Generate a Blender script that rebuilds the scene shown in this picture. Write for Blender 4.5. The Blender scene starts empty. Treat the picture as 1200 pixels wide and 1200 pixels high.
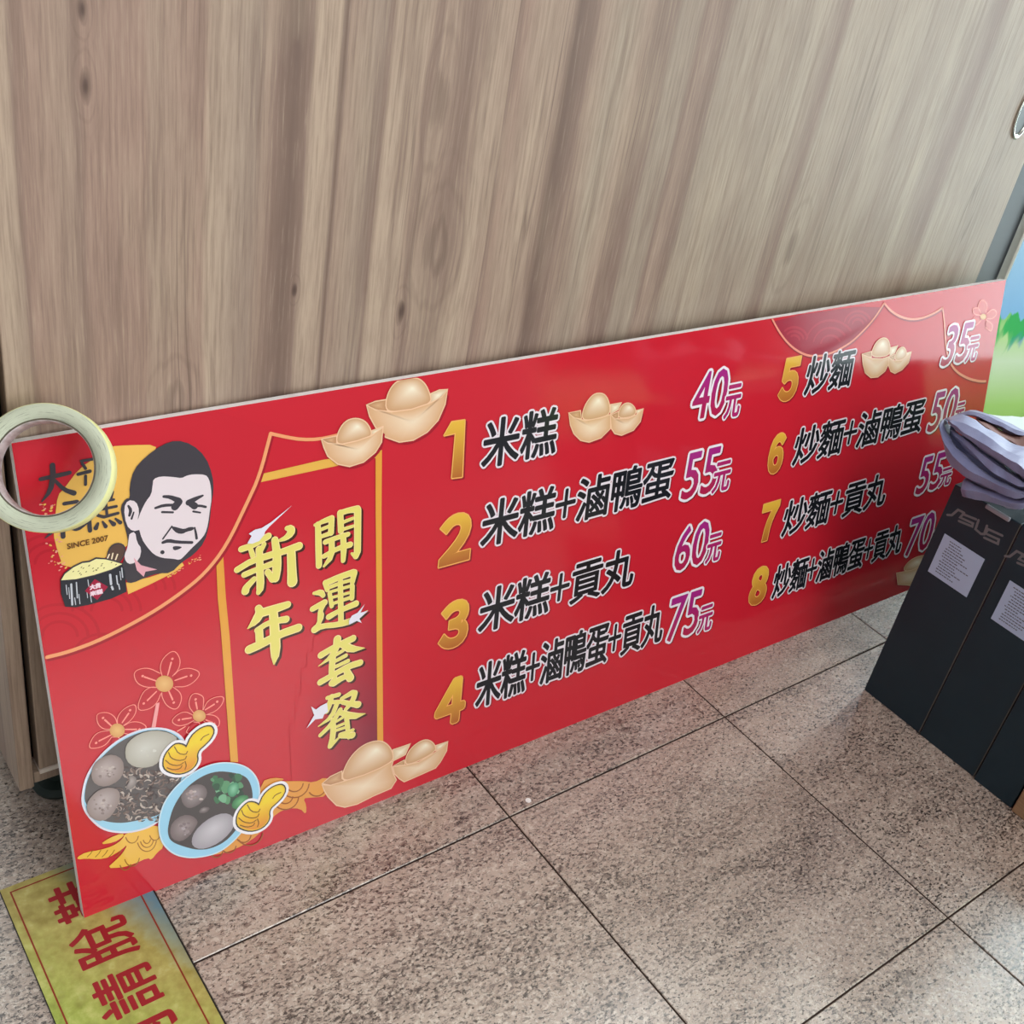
import bpy, bmesh, math, random
from mathutils import Vector, Matrix
from mathutils.geometry import tessellate_polygon
random.seed(7)
SC = bpy.context.scene
C = SC.collection

# ---------------------------------------------------------------- camera
F_PX = 1331.4
RX, RY, RZ = 0.9924, -0.1619, -0.6368
CAM = Vector((-0.5539, -0.52515, 0.82845))
ROT = (Matrix.Rotation(RZ, 3, 'Z') @ Matrix.Rotation(RY, 3, 'Y') @ Matrix.Rotation(RX, 3, 'X'))
cd = bpy.data.cameras.new('camera')
cam = bpy.data.objects.new('camera', cd); C.objects.link(cam)
cam.matrix_world = Matrix.Translation(CAM) @ ROT.to_4x4()
cd.sensor_fit = 'HORIZONTAL'; cd.sensor_width = 36.0
cd.lens = 36.0 * F_PX / 1200.0
cd.clip_start = 0.02
SC.camera = cam

# ---------------------------------------------------------------- light
w = bpy.data.worlds.new('world'); SC.world = w; w.use_nodes = True
nt = w.node_tree; nt.nodes.clear()
wo = nt.nodes.new('ShaderNodeOutputWorld'); bg = nt.nodes.new('ShaderNodeBackground')
tc = nt.nodes.new('ShaderNodeTexCoord')
cr = nt.nodes.new('ShaderNodeValToRGB'); mr = nt.nodes.new('ShaderNodeMapRange')
mr.inputs[1].default_value = -1; mr.inputs[2].default_value = 1
mpw = nt.nodes.new('ShaderNodeVectorMath'); mpw.operation = 'DOT_PRODUCT'; mpw.inputs[1].default_value = (0.88, 0.475, 0.0)   # towards the street
nt.links.new(tc.outputs['Generated'], mpw.inputs[0]); nt.links.new(mpw.outputs['Value'], mr.inputs[0])
nt.links.new(mr.outputs[0], cr.inputs[0]); nt.links.new(cr.outputs[0], bg.inputs[0]); nt.links.new(bg.outputs[0], wo.inputs[0])
e = cr.color_ramp.elements
e[0].position = 0.55; e[0].color = (0.25, 0.25, 0.255, 1)      # the shop behind the camera
e[1].position = 0.82; e[1].color = (6.6, 7.2, 7.2, 1)      # daylit street beyond the storefront glass
bg.inputs[1].default_value = 1.0

def area(name, loc, target, size, power, col):
    l = bpy.data.lights.new(name, 'AREA'); l.shape = 'RECTANGLE'; l.size, l.size_y = size; l.energy = power; l.color = col
    o = bpy.data.objects.new(name, l); C.objects.link(o); o.location = loc
    o.rotation_euler = (Vector(target) - Vector(loc)).to_track_quat('-Z', 'Y').to_euler()
    return o
area('ceiling_light', (-0.35, -1.0, 2.0), (-0.1, 0.0, 0.2), (1.1, 0.9), 10.0, (1.0, 0.96, 0.94))
area('front_fill_light', (0.05, -2.1, 1.0), (-0.1, 0.1, 0.3), (1.7, 1.2), 23.0, (1.0, 0.98, 0.97))  # added fill lamp; brightens board and wood more than the floor
area('window_daylight', (2.30, 0.62, 1.75), (0.5, -0.1, 0.1), (1.0, 1.0), 240.0, (0.93, 1.0, 0.98))
SC.view_settings.view_transform = 'Standard'; SC.view_settings.look = 'None'
SC.view_settings.gamma = 1.0; SC.view_settings.exposure = 0.0; SC.view_settings.use_curve_mapping = False

# ---------------------------------------------------------------- helpers
def ray(p):
    return (ROT @ Vector(((p[0] - 600) / F_PX, (600 - p[1]) / F_PX, -1.0))).normalized()
def on_plane(p, q, n):
    d = ray(p); q = Vector(q); n = Vector(n)
    return CAM + d * ((q - CAM).dot(n) / d.dot(n))
def lin(c):
    r = []
    for v in c[:3]:
        v = v / 255.0
        r.append(v / 12.92 if v <= 0.04045 else ((v + 0.055) / 1.055) ** 2.4)
    return (r[0], r[1], r[2], 1.0)
def mixc(a, b, t):
    t = max(0, min(1, t)); return tuple(a[i] + (b[i] - a[i]) * t for i in range(3))
def link(o, parent=None):
    C.objects.link(o)
    if parent is not None: o.parent = parent
    return o
def tag(o, label=None, cat=None, group=None, kind=None):
    if label: o['label'] = label
    if cat: o['category'] = cat
    if group: o['group'] = group
    if kind: o['kind'] = kind
    return o
def mesh_obj(name, verts, faces, mats, parent=None, smooth=False, idx=None):
    me = bpy.data.meshes.new(name); me.from_pydata([tuple(v) for v in verts], [], faces)
    for m in (mats if isinstance(mats, (list, tuple)) else [mats]): me.materials.append(m)
    if idx: me.polygons.foreach_set('material_index', idx)
    if smooth: me.polygons.foreach_set('use_smooth', [True] * len(me.polygons))
    me.update()
    return link(bpy.data.objects.new(name, me), parent)
def bm_obj(name, bm, mats, parent=None, smooth=False):
    bmesh.ops.recalc_face_normals(bm, faces=bm.faces[:])
    me = bpy.data.meshes.new(name); bm.to_mesh(me); bm.free()
    for m in (mats if isinstance(mats, (list, tuple)) else [mats]): me.materials.append(m)
    if smooth: me.polygons.foreach_set('use_smooth', [True] * len(me.polygons))
    return link(bpy.data.objects.new(name, me), parent)
def box(bm, a, b, bevel=0.0, seg=2):
    r = bmesh.ops.create_cube(bm, size=1.0); vs = r['verts']
    for v in vs:
        for i in range(3): v.co[i] = a[i] + (v.co[i] + 0.5) * (b[i] - a[i])
    if bevel > 0:
        es = list({e for v in vs for e in v.link_edges})
        bmesh.ops.bevel(bm, geom=es, offset=bevel, segments=seg, affect='EDGES', profile=0.5)
def empty(name, loc):
    o = bpy.data.objects.new(name, None); o.empty_display_size = 0.05; o.location = loc; return link(o)

# ---------------------------------------------------------------- materials
def newmat(name, rough=0.5, spec=0.5, col=None):
    m = bpy.data.materials.new(name); m.use_nodes = True
    b = m.node_tree.nodes['Principled BSDF']
    b.inputs['Roughness'].default_value = rough; b.inputs['Specular IOR Level'].default_value = spec
    if col: b.inputs['Base Color'].default_value = lin(col)
    return m, m.node_tree, b
def node(t, kind, **kw):
    n = t.nodes.new(kind)
    for k, v in kw.items(): setattr(n, k, v)
    return n
def ramp(t, src, stops):
    n = t.nodes.new('ShaderNodeValToRGB'); r = n.color_ramp
    while len(r.elements) < len(stops): r.elements.new(0.5)
    for el, (p, c) in zip(r.elements, stops): el.position = p; el.color = lin(c)
    t.links.new(src, n.inputs[0]); return n.outputs[0]
def noise(t, vec, scale, detail=4, rough=0.5, dist=0.0):
    n = t.nodes.new('ShaderNodeTexNoise'); n.inputs['Scale'].default_value = scale
    n.inputs['Detail'].default_value = detail; n.inputs['Roughness'].default_value = rough; n.inputs['Distortion'].default_value = dist
    t.links.new(vec, n.inputs['Vector']); return n.outputs['Fac']
def mapping(t, scale=(1, 1, 1), loc=(0, 0, 0), rot=(0, 0, 0), src=None):
    c = src or t.nodes.new('ShaderNodeTexCoord').outputs['Object']
    m = t.nodes.new('ShaderNodeMapping'); m.inputs['Scale'].default_value = scale
    m.inputs['Location'].default_value = loc; m.inputs['Rotation'].default_value = rot
    t.links.new(c, m.inputs[0]); return m.outputs[0]
def mixn(t, fac, a, b, mode='MIX'):
    n = t.nodes.new('ShaderNodeMix'); n.data_type = 'RGBA'; n.blend_type = mode
    for s, v in ((n.inputs[0], fac), (n.inputs[6], a), (n.inputs[7], b)):
        if isinstance(v, (int, float)): s.default_value = v
        elif isinstance(v, tuple): s.default_value = v
        else: t.links.new(v, s)
    return n.outputs[2]
def maprange(t, src, a, b, c=0.0, d=1.0):
    n = t.nodes.new('ShaderNodeMapRange'); t.links.new(src, n.inputs[0])
    for i, v in enumerate((a, b, c, d)): n.inputs[i + 1].default_value = v
    return n.outputs[0]
def mathn(t, op, a, b=None):
    n = t.nodes.new('ShaderNodeMath'); n.operation = op
    for i, v in enumerate((a, b)):
        if v is None: continue
        if isinstance(v, (int, float)): n.inputs[i].default_value = v
        else: t.links.new(v, n.inputs[i])
    return n.outputs[0]

# printed vinyl: the ink colours live in a colour attribute
INK, t, b = newmat('printed_vinyl', 0.10, 0.6)
at = node(t, 'ShaderNodeVertexColor'); at.layer_name = 'ink'; t.links.new(at.outputs[0], b.inputs['Base Color'])
MATINK, t, b = newmat('printed_mat_ink', 0.5, 0.3)
at = node(t, 'ShaderNodeVertexColor'); at.layer_name = 'ink'; t.links.new(at.outputs[0], b.inputs['Base Color'])

def wood(name, tint=1.0):
    m, t, b = newmat(name, 0.42, 0.35)
    # staves of differing tone, running the height of the door, the grain parting round a few knots
    co = t.nodes.new('ShaderNodeTexCoord').outputs['Object']
    s3 = node(t, 'ShaderNodeSeparateXYZ'); t.links.new(co, s3.inputs[0])
    x0 = mathn(t, 'ADD', mathn(t, 'ADD', s3.outputs[0], s3.outputs[1]), 0.37); zz = s3.outputs[2]
    xx = mathn(t, 'ADD', x0, mathn(t, 'MULTIPLY', mathn(t, 'SUBTRACT', noise(t, mapping(t, (4, 4, 2.2), src=co), 1.0, 2), 0.5), 0.012))
    cores = []
    for cx_, cz_, rx_, rz_, am in ((-0.034, 0.50, 0.026, 0.050, 0.011), (-0.050, 0.615, 0.014, 0.050, 0.007), (-0.311, 0.628, 0.007, 0.020, 0.004), (-0.311, 0.672, 0.006, 0.016, 0.003), (-0.1606, 0.478, 0.005, 0.012, 0.003), (-0.062, 0.448, 0.008, 0.022, 0.004), (0.42, 0.46, 0.02, 0.05, 0.006), (-0.255, 0.40, 0.02, 0.035, 0.005)):
        d = mathn(t, 'DIVIDE', mathn(t, 'SUBTRACT', x0, cx_), rx_); e_ = mathn(t, 'DIVIDE', mathn(t, 'SUBTRACT', zz, cz_), rz_)
        q = mathn(t, 'ADD', mathn(t, 'MULTIPLY', d, d), mathn(t, 'MULTIPLY', e_, e_))
        ex = mathn(t, 'EXPONENT', mathn(t, 'MULTIPLY', q, -0.9))
        xx = mathn(t, 'SUBTRACT', xx, mathn(t, 'MULTIPLY', mathn(t, 'MULTIPLY', d, ex), am)); cores.append((q, ex))
    cbx = node(t, 'ShaderNodeCombineXYZ'); t.links.new(xx, cbx.inputs[0]); t.links.new(zz, cbx.inputs[2])
    G_ = cbx.outputs[0]
    L_, M_, P_, D_, V_, G1, R1, R2 = (192, 171, 150), (176, 153, 135), (172, 145, 129), (146, 123, 110), (124, 103, 92), (168, 149, 133), (170, 154, 136), (182, 167, 147)
    left = [(-0.40, M_), (-0.356, L_), (-0.3525, D_), (-0.349, P_), (-0.322, M_), (-0.3155, D_), (-0.312, P_), (-0.275, P_), (-0.27, M_), (-0.235, P_), (-0.23, L_), (-0.198, G1), (-0.19, M_), (-0.183, D_), (-0.170, V_), (-0.160, D_), (-0.155, L_), (-0.139, L_), (-0.1345, V_), (-0.131, M_), (-0.104, G1), (-0.099, D_), (-0.094, L_), (-0.070, L_), (-0.064, M_), (-0.058, D_), (-0.052, M_), (-0.03, D_), (-0.016, M_), (-0.010, L_), (0.012, M_)]
    right = [(0.012, D_), (0.020, P_), (0.028, M_), (0.045, L_), (0.062, M_), (0.070, V_), (0.088, D_), (0.094, M_), (0.12, R2), (0.145, M_), (0.152, D_), (0.172, D_), (0.18, R1), (0.203, R1), (0.209, D_), (0.214, M_), (0.235, D_), (0.245, R1), (0.285, R2), (0.33, R1), (0.36, R2), (0.395, D_), (0.405, R2), (0.46, R1), (0.50, R2), (0.55, R1), (0.60, R2), (0.655, D_), (0.67, R2), (0.75, R1), (0.84, R2)]  # R tones carry the window's green-grey daylight in the right-hand stave colour
    def rmp(stops, lo, hi): return ramp(t, maprange(t, xx, lo, hi), [((p - lo) / (hi - lo), c_) for p, c_ in stops])
    gt = mathn(t, 'GREATER_THAN', xx, 0.012)
    c = mixn(t, gt, rmp(left, -0.40, 0.012), rmp(right, 0.012, 0.84))
    np_ = noise(t, mapping(t, (16.0, 1, 3.2), (2, 0, 6), src=G_), 1.0, 4, 0.6, 0.3)
    c = mixn(t, maprange(t, np_, 0.50, 0.70, 0.0, 0.55), c, lin((146, 122, 108)))
    c = mixn(t, maprange(t, np_, 0.46, 0.30, 0.0, 0.45), c, lin((192, 174, 150)))
    n1 = noise(t, mapping(t, (70.0, 1, 2.4), src=G_), 1.0, 4, 0.65, 0.4)
    c = mixn(t, maprange(t, n1, 0.52, 0.70, 0.0, 0.6), c, lin((128, 106, 94)))
    n3 = noise(t, mapping(t, (420.0, 1, 16.0), src=G_), 1.0, 4, 0.7)
    c = mixn(t, maprange(t, n3, 0.46, 0.68, 0.0, 0.5), c, lin((120, 99, 86)))
    c = mixn(t, maprange(t, n3, 0.44, 0.30, 0.0, 0.35), c, lin((206, 188, 162)))
    # thin dark grain cracks
    n4 = noise(t, mapping(t, (16.0, 1, 0.45), (11, 0, 4), src=G_), 1.0, 4, 0.5, 0.5)
    gate = maprange(t, noise(t, mapping(t, (7, 1, 2.2), (2, 0, 9), src=G_), 1.0, 2), 0.50, 0.62)
    for cen, wd_ in ((0.50, 0.005), (0.57, 0.004)):
        cr_ = mathn(t, 'ABSOLUTE', mathn(t, 'SUBTRACT', n4, cen))
        c = mixn(t, mathn(t, 'MULTIPLY', maprange(t, cr_, 0.0, wd_, 0.6, 0.0), gate), c, lin((80, 62, 54)))
    # growth lines and dark hearts of the knots
    for i_, (q, ex) in enumerate(cores):
        rg_ = mathn(t, 'SINE', mathn(t, 'MULTIPLY', mathn(t, 'SQRT', mathn(t, 'ADD', q, mathn(t, 'MULTIPLY', n1, 1.6))), 15.0))
        c = mixn(t, mathn(t, 'MULTIPLY', maprange(t, rg_, 0.3, 1.0, 0.0, 0.42), ex), c, lin((104, 85, 75)))
        if 1 < i_ < 6: c = mixn(t, maprange(t, q, 0.0, 0.22, 0.85, 0.0), c, lin((74, 56, 50)))
    c = mixn(t, 1.0, c, (0.86, 0.85, 0.86, 1.0), 'MULTIPLY')
    t.links.new(c, b.inputs['Base Color'])
    bp = node(t, 'ShaderNodeBump'); bp.inputs['Strength'].default_value = 0.06; bp.inputs['Distance'].default_value = 0.001
    t.links.new(n3, bp.inputs['Height']); t.links.new(bp.outputs[0], b.inputs['Normal'])
    return m
WOOD = wood('oak_laminate')

def granite():
    m, t, b = newmat('granite_tile', 0.26, 1.0)
    b.inputs['Coat Weight'].default_value = 0.8; b.inputs['Coat Roughness'].default_value = 0.20
    ca = node(t, 'ShaderNodeVertexColor'); ca.layer_name = 'tile'
    co = t.nodes.new('ShaderNodeTexCoord').outputs['Object']
    ad = node(t, 'ShaderNodeVectorMath'); ad.operation = 'ADD'
    sc = node(t, 'ShaderNodeVectorMath'); sc.operation = 'SCALE'; sc.inputs['Scale'].default_value = 5.0
    t.links.new(ca.outputs[0], sc.inputs[0]); t.links.new(co, ad.inputs[0]); t.links.new(sc.outputs[0], ad.inputs[1])
    P = ad.outputs[0]
    big = noise(t, mapping(t, (6, 13, 9), rot=(0, 0, 0.5), src=P), 1.0, 3, 0.55, 0.4)
    base = ramp(t, big, [(0.3, (164, 148, 137)), (0.5, (178, 162, 150)), (0.7, (188, 174, 162))])
    n2 = noise(t, mapping(t, (1, 1, 1), src=P), 230, 3, 0.75)
    c = mixn(t, maprange(t, n2, 0.50, 0.62, 0.0, 0.8), base, lin((206, 194, 182)))
    n3 = noise(t, mapping(t, (1, 1.9, 1), (4, 2, 0), (0, 0, 0.6), src=P), 170, 4, 0.78, 0.7)
    clump = noise(t, mapping(t, (10, 30, 9), (1, 7, 0), (0, 0, 0.5), src=P), 1.0, 4, 0.65, 0.8)
    thr = maprange(t, clump, 0.30, 0.72, 0.045, -0.035)
    d = mathn(t, 'SUBTRACT', n3, thr)
    c = mixn(t, maprange(t, d, 0.49, 0.57, 0.0, 0.85), c, lin((98, 84, 77)))
    n4 = noise(t, mapping(t, (1, 1.7, 1), (9, 3, 0), (0, 0, 0.6), src=P), 240, 3, 0.7)
    d4 = mathn(t, 'SUBTRACT', n4, mathn(t, 'MULTIPLY', thr, 1.3))
    c = mixn(t, maprange(t, d4, 0.54, 0.60, 0.0, 0.9), c, lin((50, 43, 41)))
    t.links.new(c, b.inputs['Base Color'])
    t.links.new(maprange(t, n3, 0.3, 0.7, 0.20, 0.34), b.inputs['Roughness'])
    return m
GRANITE = granite()
GROUT = newmat('tile_grout', 0.8, 0.2, (52, 38, 32))[0]
FOAM = newmat('white_foam_board', 0.55, 0.3, (255, 252, 255))[0]
DARKMETAL = newmat('dark_painted_metal', 0.4, 0.4, (50, 55, 60))[0]
PALEMETAL = newmat('pale_aluminium', 0.4, 0.5, (196, 196, 184))[0]
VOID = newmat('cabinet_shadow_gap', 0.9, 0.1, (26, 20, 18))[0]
EDGEBAND = newmat('pale_edge_strip', 0.5, 0.3, (236, 224, 214))[0]
PLASTIC = newmat('dark_green_plastic', 0.5, 0.4, (38, 52, 48))[0]
BLACKPL = newmat('black_plastic', 0.35, 0.5, (22, 26, 27))[0]
CHROME, t, b = newmat('satin_chrome', 0.25, 0.5, (205, 208, 200)); b.inputs['Metallic'].default_value = 1.0
CARTON, t, b = newmat('dark_printed_carton', 0.42, 0.45)
cn = ramp(t, noise(t, mapping(t, (1, 1, 1)), 14, 3), [(0.3, (8, 34, 46)), (0.7, (14, 41, 53))]); t.links.new(cn, b.inputs['Base Color'])
KRAFT, t, b = newmat('brown_cardboard', 0.8, 0.2)
cn = ramp(t, noise(t, mapping(t, (3, 3, 60)), 6, 4), [(0.3, (132, 106, 80)), (0.7, (158, 128, 98))]); t.links.new(cn, b.inputs['Base Color'])
KRAFTEDGE = newmat('worn_carton_edge', 0.8, 0.2, (84, 82, 78))[0]
LABELPAPER = newmat('label_paper', 0.6, 0.3, (168, 184, 212))[0]
LOGOINK = newmat('dull_bronze_ink', 0.5, 0.4, (104, 104, 108))[0]
TEXTINK = newmat('grey_label_ink', 0.7, 0.2, (92, 90, 100))[0]
CLEARPL = newmat('milky_plastic', 0.35, 0.5, (138, 136, 144))[0]
PAPER = newmat('white_paper', 0.6, 0.3, (212, 224, 222))[0]
def cloth_mat():
    m, t, b = newmat('lavender_nylon', 0.5, 0.3)
    n = noise(t, mapping(t, (1, 1, 1)), 30, 4)
    t.links.new(ramp(t, n, [(0.3, (118, 122, 160)), (0.7, (136, 140, 176))]), b.inputs['Base Color'])
    b.inputs['Sheen Weight'].default_value = 0.15
    n2 = noise(t, mapping(t, (1, 2.2, 1), (3, 1, 0)), 60, 3)
    bp = node(t, 'ShaderNodeBump'); bp.inputs['Strength'].default_value = 0.25; bp.inputs['Distance'].default_value = 0.004
    t.links.new(n2, bp.inputs['Height']); t.links.new(bp.outputs[0], b.inputs['Normal'])
    return m
CLOTH = cloth_mat()
STRAP = newmat('brown_webbing', 0.7, 0.2, (126, 92, 88))[0]

# ---------------------------------------------------------------- floor: granite tiles laid in grout
XL = [-2.1185, -1.8185, -1.5185, -1.2185, -0.9185, -0.6185, -0.3185, 0.0, 0.3, 0.6, 0.9, 1.2, 1.5, 1.8, 2.1]
YL = [-1.5, -1.2, -0.9, -0.6, -0.3, 0.0, 0.3, 0.6, 0.9]
vs, fs, ids, tint = [], [], [], []
def quad(a, b, c, d, i, tn):
    k = len(vs); vs.extend([a, b, c, d]); fs.append((k, k + 1, k + 2, k + 3)); ids.append(i); tint.append(tn)
quad((-2.12, -1.5, -0.0012), (2.1, -1.5, -0.0012), (2.1, 0.9, -0.0012), (-2.12, 0.9, -0.0012), 1, (0, 0, 0, 1))
g, ch = 0.0008, 0.0007
for i in range(len(XL) - 1):
    for j in range(len(YL) - 1):
        x0, x1, y0, y1 = XL[i] + g, XL[i + 1] - g, YL[j] + g, YL[j + 1] - g
        tn = (random.random(), random.random(), random.random(), 1)
        X0, X1, Y0, Y1 = x0 + ch, x1 - ch, y0 + ch, y1 - ch
        quad((X0, Y0, 0), (X1, Y0, 0), (X1, Y1, 0), (X0, Y1, 0), 0, tn)
        lo = [(x0, y0, -ch), (x1, y0, -ch), (x1, y1, -ch), (x0, y1, -ch)]; hi = [(X0, Y0, 0), (X1, Y0, 0), (X1, Y1, 0), (X0, Y1, 0)]
        for k in range(4): quad(lo[k], lo[(k + 1) % 4], hi[(k + 1) % 4], hi[k], 0, tn)
fl = mesh_obj('floor', vs, fs, [GRANITE, GROUT], idx=ids); tag(fl, kind='structure')
ca = fl.data.color_attributes.new('tile', 'FLOAT_COLOR', 'CORNER')
for p, tn in zip(fl.data.polygons, tint):
    for li in p.loop_indices: ca.data[li].color = tn

# ---------------------------------------------------------------- storefront: post, frame and glass with its printed film
POST_X0, POST_X1, FY = 0.8265, 0.882, 0.19
bm = bmesh.new(); box(bm, (POST_X0, FY + 0.004, 0.0), (POST_X1, 0.30, 1.25), 0.002)
tag(bm_obj('trim_1', bm, DARKMETAL), kind='structure')
GL, t, b = newmat('window_glass', 0.0, 0.5)
t.nodes.remove(b); out = t.nodes['Material Output']
tr = node(t, 'ShaderNodeBsdfTransparent'); tr.inputs[0].default_value = (0.93, 0.97, 0.98, 1)
gs = node(t, 'ShaderNodeBsdfGlossy'); gs.inputs['Roughness'].default_value = 0.01
fr = node(t, 'ShaderNodeFresnel'); mx = node(t, 'ShaderNodeMixShader')
t.links.new(fr.outputs[0], mx.inputs[0]); t.links.new(tr.outputs[0], mx.inputs[1]); t.links.new(gs.outputs[0], mx.inputs[2]); t.links.new(mx.outputs[0], out.inputs[0])
def film_material():
    m, t, b = newmat('printed_window_film', 0.4, 0.3)
    t.nodes.remove(b); out = t.nodes['Material Output']
    co = t.nodes.new('ShaderNodeTexCoord').outputs['Object']
    s = node(t, 'ShaderNodeSeparateXYZ'); t.links.new(co, s.inputs[0])
    n = noise(t, mapping(t, (42, 1, 9), src=co), 1.0, 3, 0.5, 0.4)
    z = mathn(t, 'ADD', s.outputs[2], mathn(t, 'MULTIPLY', mathn(t, 'SUBTRACT', n, 0.5), -0.06))
    lime = ramp(t, maprange(t, s.outputs[2], 0.10, 0.34), [(0.0, (150, 200, 92)), (0.32, (188, 224, 128)), (0.62, (232, 244, 206)), (0.80, (206, 236, 160)), (1.0, (120, 208, 110))])
    sky = ramp(t, maprange(t, s.outputs[2], 0.30, 0.85), [(0.0, (150, 200, 240)), (0.3, (196, 222, 240)), (1.0, (226, 236, 242))])
    n2 = noise(t, mapping(t, (30, 1, 7), (0, 3, 4), src=co), 1.0, 2, 0.5, 0.5)
    band = mathn(t, 'MULTIPLY', maprange(t, z, 0.268, 0.284), maprange(t, n2, 0.50, 0.54))
    c = mixn(t, band, lime, lin((60, 136, 214)))
    n3 = noise(t, mapping(t, (34, 1, 8), (7, 1, 2), src=co), 1.0, 2, 0.5, 0.5)
    c = mixn(t, mathn(t, 'MULTIPLY', maprange(t, z, 0.262, 0.288), maprange(t, n3, 0.53, 0.57)), c, lin((84, 196, 110)))
    c = mixn(t, maprange(t, z, 0.312, 0.316), c, sky)
    c = mixn(t, 1.0, c, (0.44, 0.44, 0.44, 1.0), 'MULTIPLY')
    trl = node(t, 'ShaderNodeBsdfTranslucent'); df = node(t, 'ShaderNodeBsdfDiffuse'); mx = node(t, 'ShaderNodeMixShader'); mx.inputs[0].default_value = 0.15
    t.links.new(c, trl.inputs[0]); t.links.new(c, df.inputs[0])
    t.links.new(trl.outputs[0], mx.inputs[1]); t.links.new(df.outputs[0], mx.inputs[2]); t.links.new(mx.outputs[0], out.inputs[0])
    return m
FILM = film_material()
def storefront(name, p0, ang, length, top, z0, ft):
    M = Matrix.Translation(Vector(p0)) @ Matrix.Rotation(ang, 4, 'Z')
    bm = bmesh.new()
    box(bm, (0, -0.010, 0.0), (0.0055, 0.012, top), 0.001); box(bm, (length - 0.02, -0.012, 0.0), (length, 0.014, top), 0.001)
    box(bm, (0.006, -0.010, z0 - 0.02), (length - 0.021, 0.012, z0), 0.001); box(bm, (0.006, -0.010, top - 0.05), (length - 0.021, 0.012, top), 0.001)
    o = bm_obj(name, bm, PALEMETAL); o.matrix_world = M; tag(o, kind='structure')
    bm = bmesh.new(); box(bm, (0.006, -0.006, 0.0), (length - 0.021, 0.008, z0 - 0.0205), 0.001); bm_obj('added_knee_panel', bm, DARKMETAL, o)  # dark panel added under the glass to deepen the board's lower reflections
    bm = bmesh.new(); box(bm, (0.0056, 0.0, z0), (length - 0.0205, 0.005, top - 0.050)); bm_obj('glass_pane', bm, GL, o)
    f = mesh_obj('printed_film', [(0.0056, -0.0006, z0 + 0.0002), (length - 0.0205, -0.0006, z0 + 0.0002), (length - 0.0205, -0.0006, ft), (0.0056, -0.0006, ft)], [(0, 1, 2, 3)], FILM, o)
    f['label'] = 'printed film of lime grass under a pale blue sky'
    return o
storefront('window_1', (0.8875, 0.196, 0.0), math.radians(-15), 0.285, 1.30, 0.09, 0.46)
storefront('added_window', (1.180, 0.112, 0.0), math.radians(-90), 1.50, 1.30, 0.13, 0.26)  # unseen side of the storefront, added to feed reflections in board and floor

PLASTER = newmat('painted_plaster', 0.8, 0.2, (206, 202, 196))[0]
bm = bmesh.new()
r_ = bmesh.ops.create_cube(bm, size=1.0)
for v in r_['verts']: v.co = Vector((0.150 + v.co.x * 0.30, 0.02 + v.co.y * 0.06, 1.80 + v.co.z * 0.985))
bmesh.ops.transform(bm, matrix=Matrix.Translation((0.8875, 0.196, 0)) @ Matrix.Rotation(math.radians(-15), 4, 'Z'), verts=r_['verts'])
tag(bm_obj('added_lintel_back', bm, PLASTER), kind='structure')  # unseen lintel over the glass, added to block high sky light
bm = bmesh.new(); box(bm, (1.165, -1.40, 1.31), (1.225, 0.085, 2.2925)); tag(bm_obj('added_lintel_right', bm, PLASTER), kind='structure')  # matching lintel, added out of view to keep steep sky light off the floor
bm = bmesh.new(); box(bm, (-1.2, -1.40, 2.30), (1.24, 0.60, 2.36)); tag(bm_obj('added_ceiling', bm, PLASTER), kind='structure')  # unseen slab added overhead to cut off the upper sky

# ---------------------------------------------------------------- cabinet
cab = tag(empty('storage_cabinet', (0.2, 0.36, 0.0)), 'long light-oak cabinet with sliding front behind the red menu board', 'cabinet')
CI = Matrix.Translation(-Vector(cab.location))
def cab_part(name, boxes, m, parent=cab, bevel=0.001):
    bm = bmesh.new()
    for a, b_ in boxes: box(bm, a, b_, bevel)
    bm.transform(CI); return bm_obj(name, bm, m, parent)
cab_part('end_panel', [((-0.3895, FY, 0.050), (-0.3775, 0.56, 1.02))], WOOD)
door = cab_part('sliding_door', [((-0.3725, FY, 0.068), (0.8225, FY + 0.016, 1.0))], WOOD)
cab_part('edge_strip', [((-0.3725, FY - 0.0015, 0.0642), (0.8225, FY + 0.0155, 0.0679))], EDGEBAND, door, 0.0003)
cab_part('bottom_panel', [((-0.377, FY + 0.002, 0.052), (0.8225, 0.555, 0.0640))], WOOD)
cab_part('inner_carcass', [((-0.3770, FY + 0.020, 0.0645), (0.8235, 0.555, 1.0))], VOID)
cab_part('top_panel', [((-0.3895, FY, 1.021), (0.8235, 0.56, 1.036))], WOOD)
# flush oval pull near the door's right edge
bm = bmesh.new()
cx, cz = 0.7775, 0.594; ra, rb = 0.0165, 0.030; N = 40
prof = [(1.0, -0.0002), (1.02, -0.0018), (0.94, -0.0026), (0.84, -0.0022), (0.80, -0.0004)]
rows = [[bm.verts.new((cx + math.cos(2 * math.pi * i / N) * ra * s, FY + y, cz + math.sin(2 * math.pi * i / N) * rb * s)) for i in range(N)] for s, y in prof]
for r0, r1 in zip(rows, rows[1:]):
    for i in range(N): bm.faces.new((r0[i], r0[(i + 1) % N], r1[(i + 1) % N], r1[i]))
bm.transform(CI); pull = bm_obj('flush_pull', bm, CHROME, door, True); pull['label'] = 'oval metal ring of the recessed pull'
bm = bmesh.new(); c0 = bm.verts.new((cx, FY - 0.0003, cz))
rr = [bm.verts.new((cx + math.cos(2 * math.pi * i / N) * ra * 0.82, FY - 0.0006, cz + math.sin(2 * math.pi * i / N) * rb * 0.82)) for i in range(N)]
for i in range(N): bm.faces.new((c0, rr[i], rr[(i + 1) % N]))
bm.transform(CI); bm_obj('pull_cup', bm, BLACKPL, door)
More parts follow.
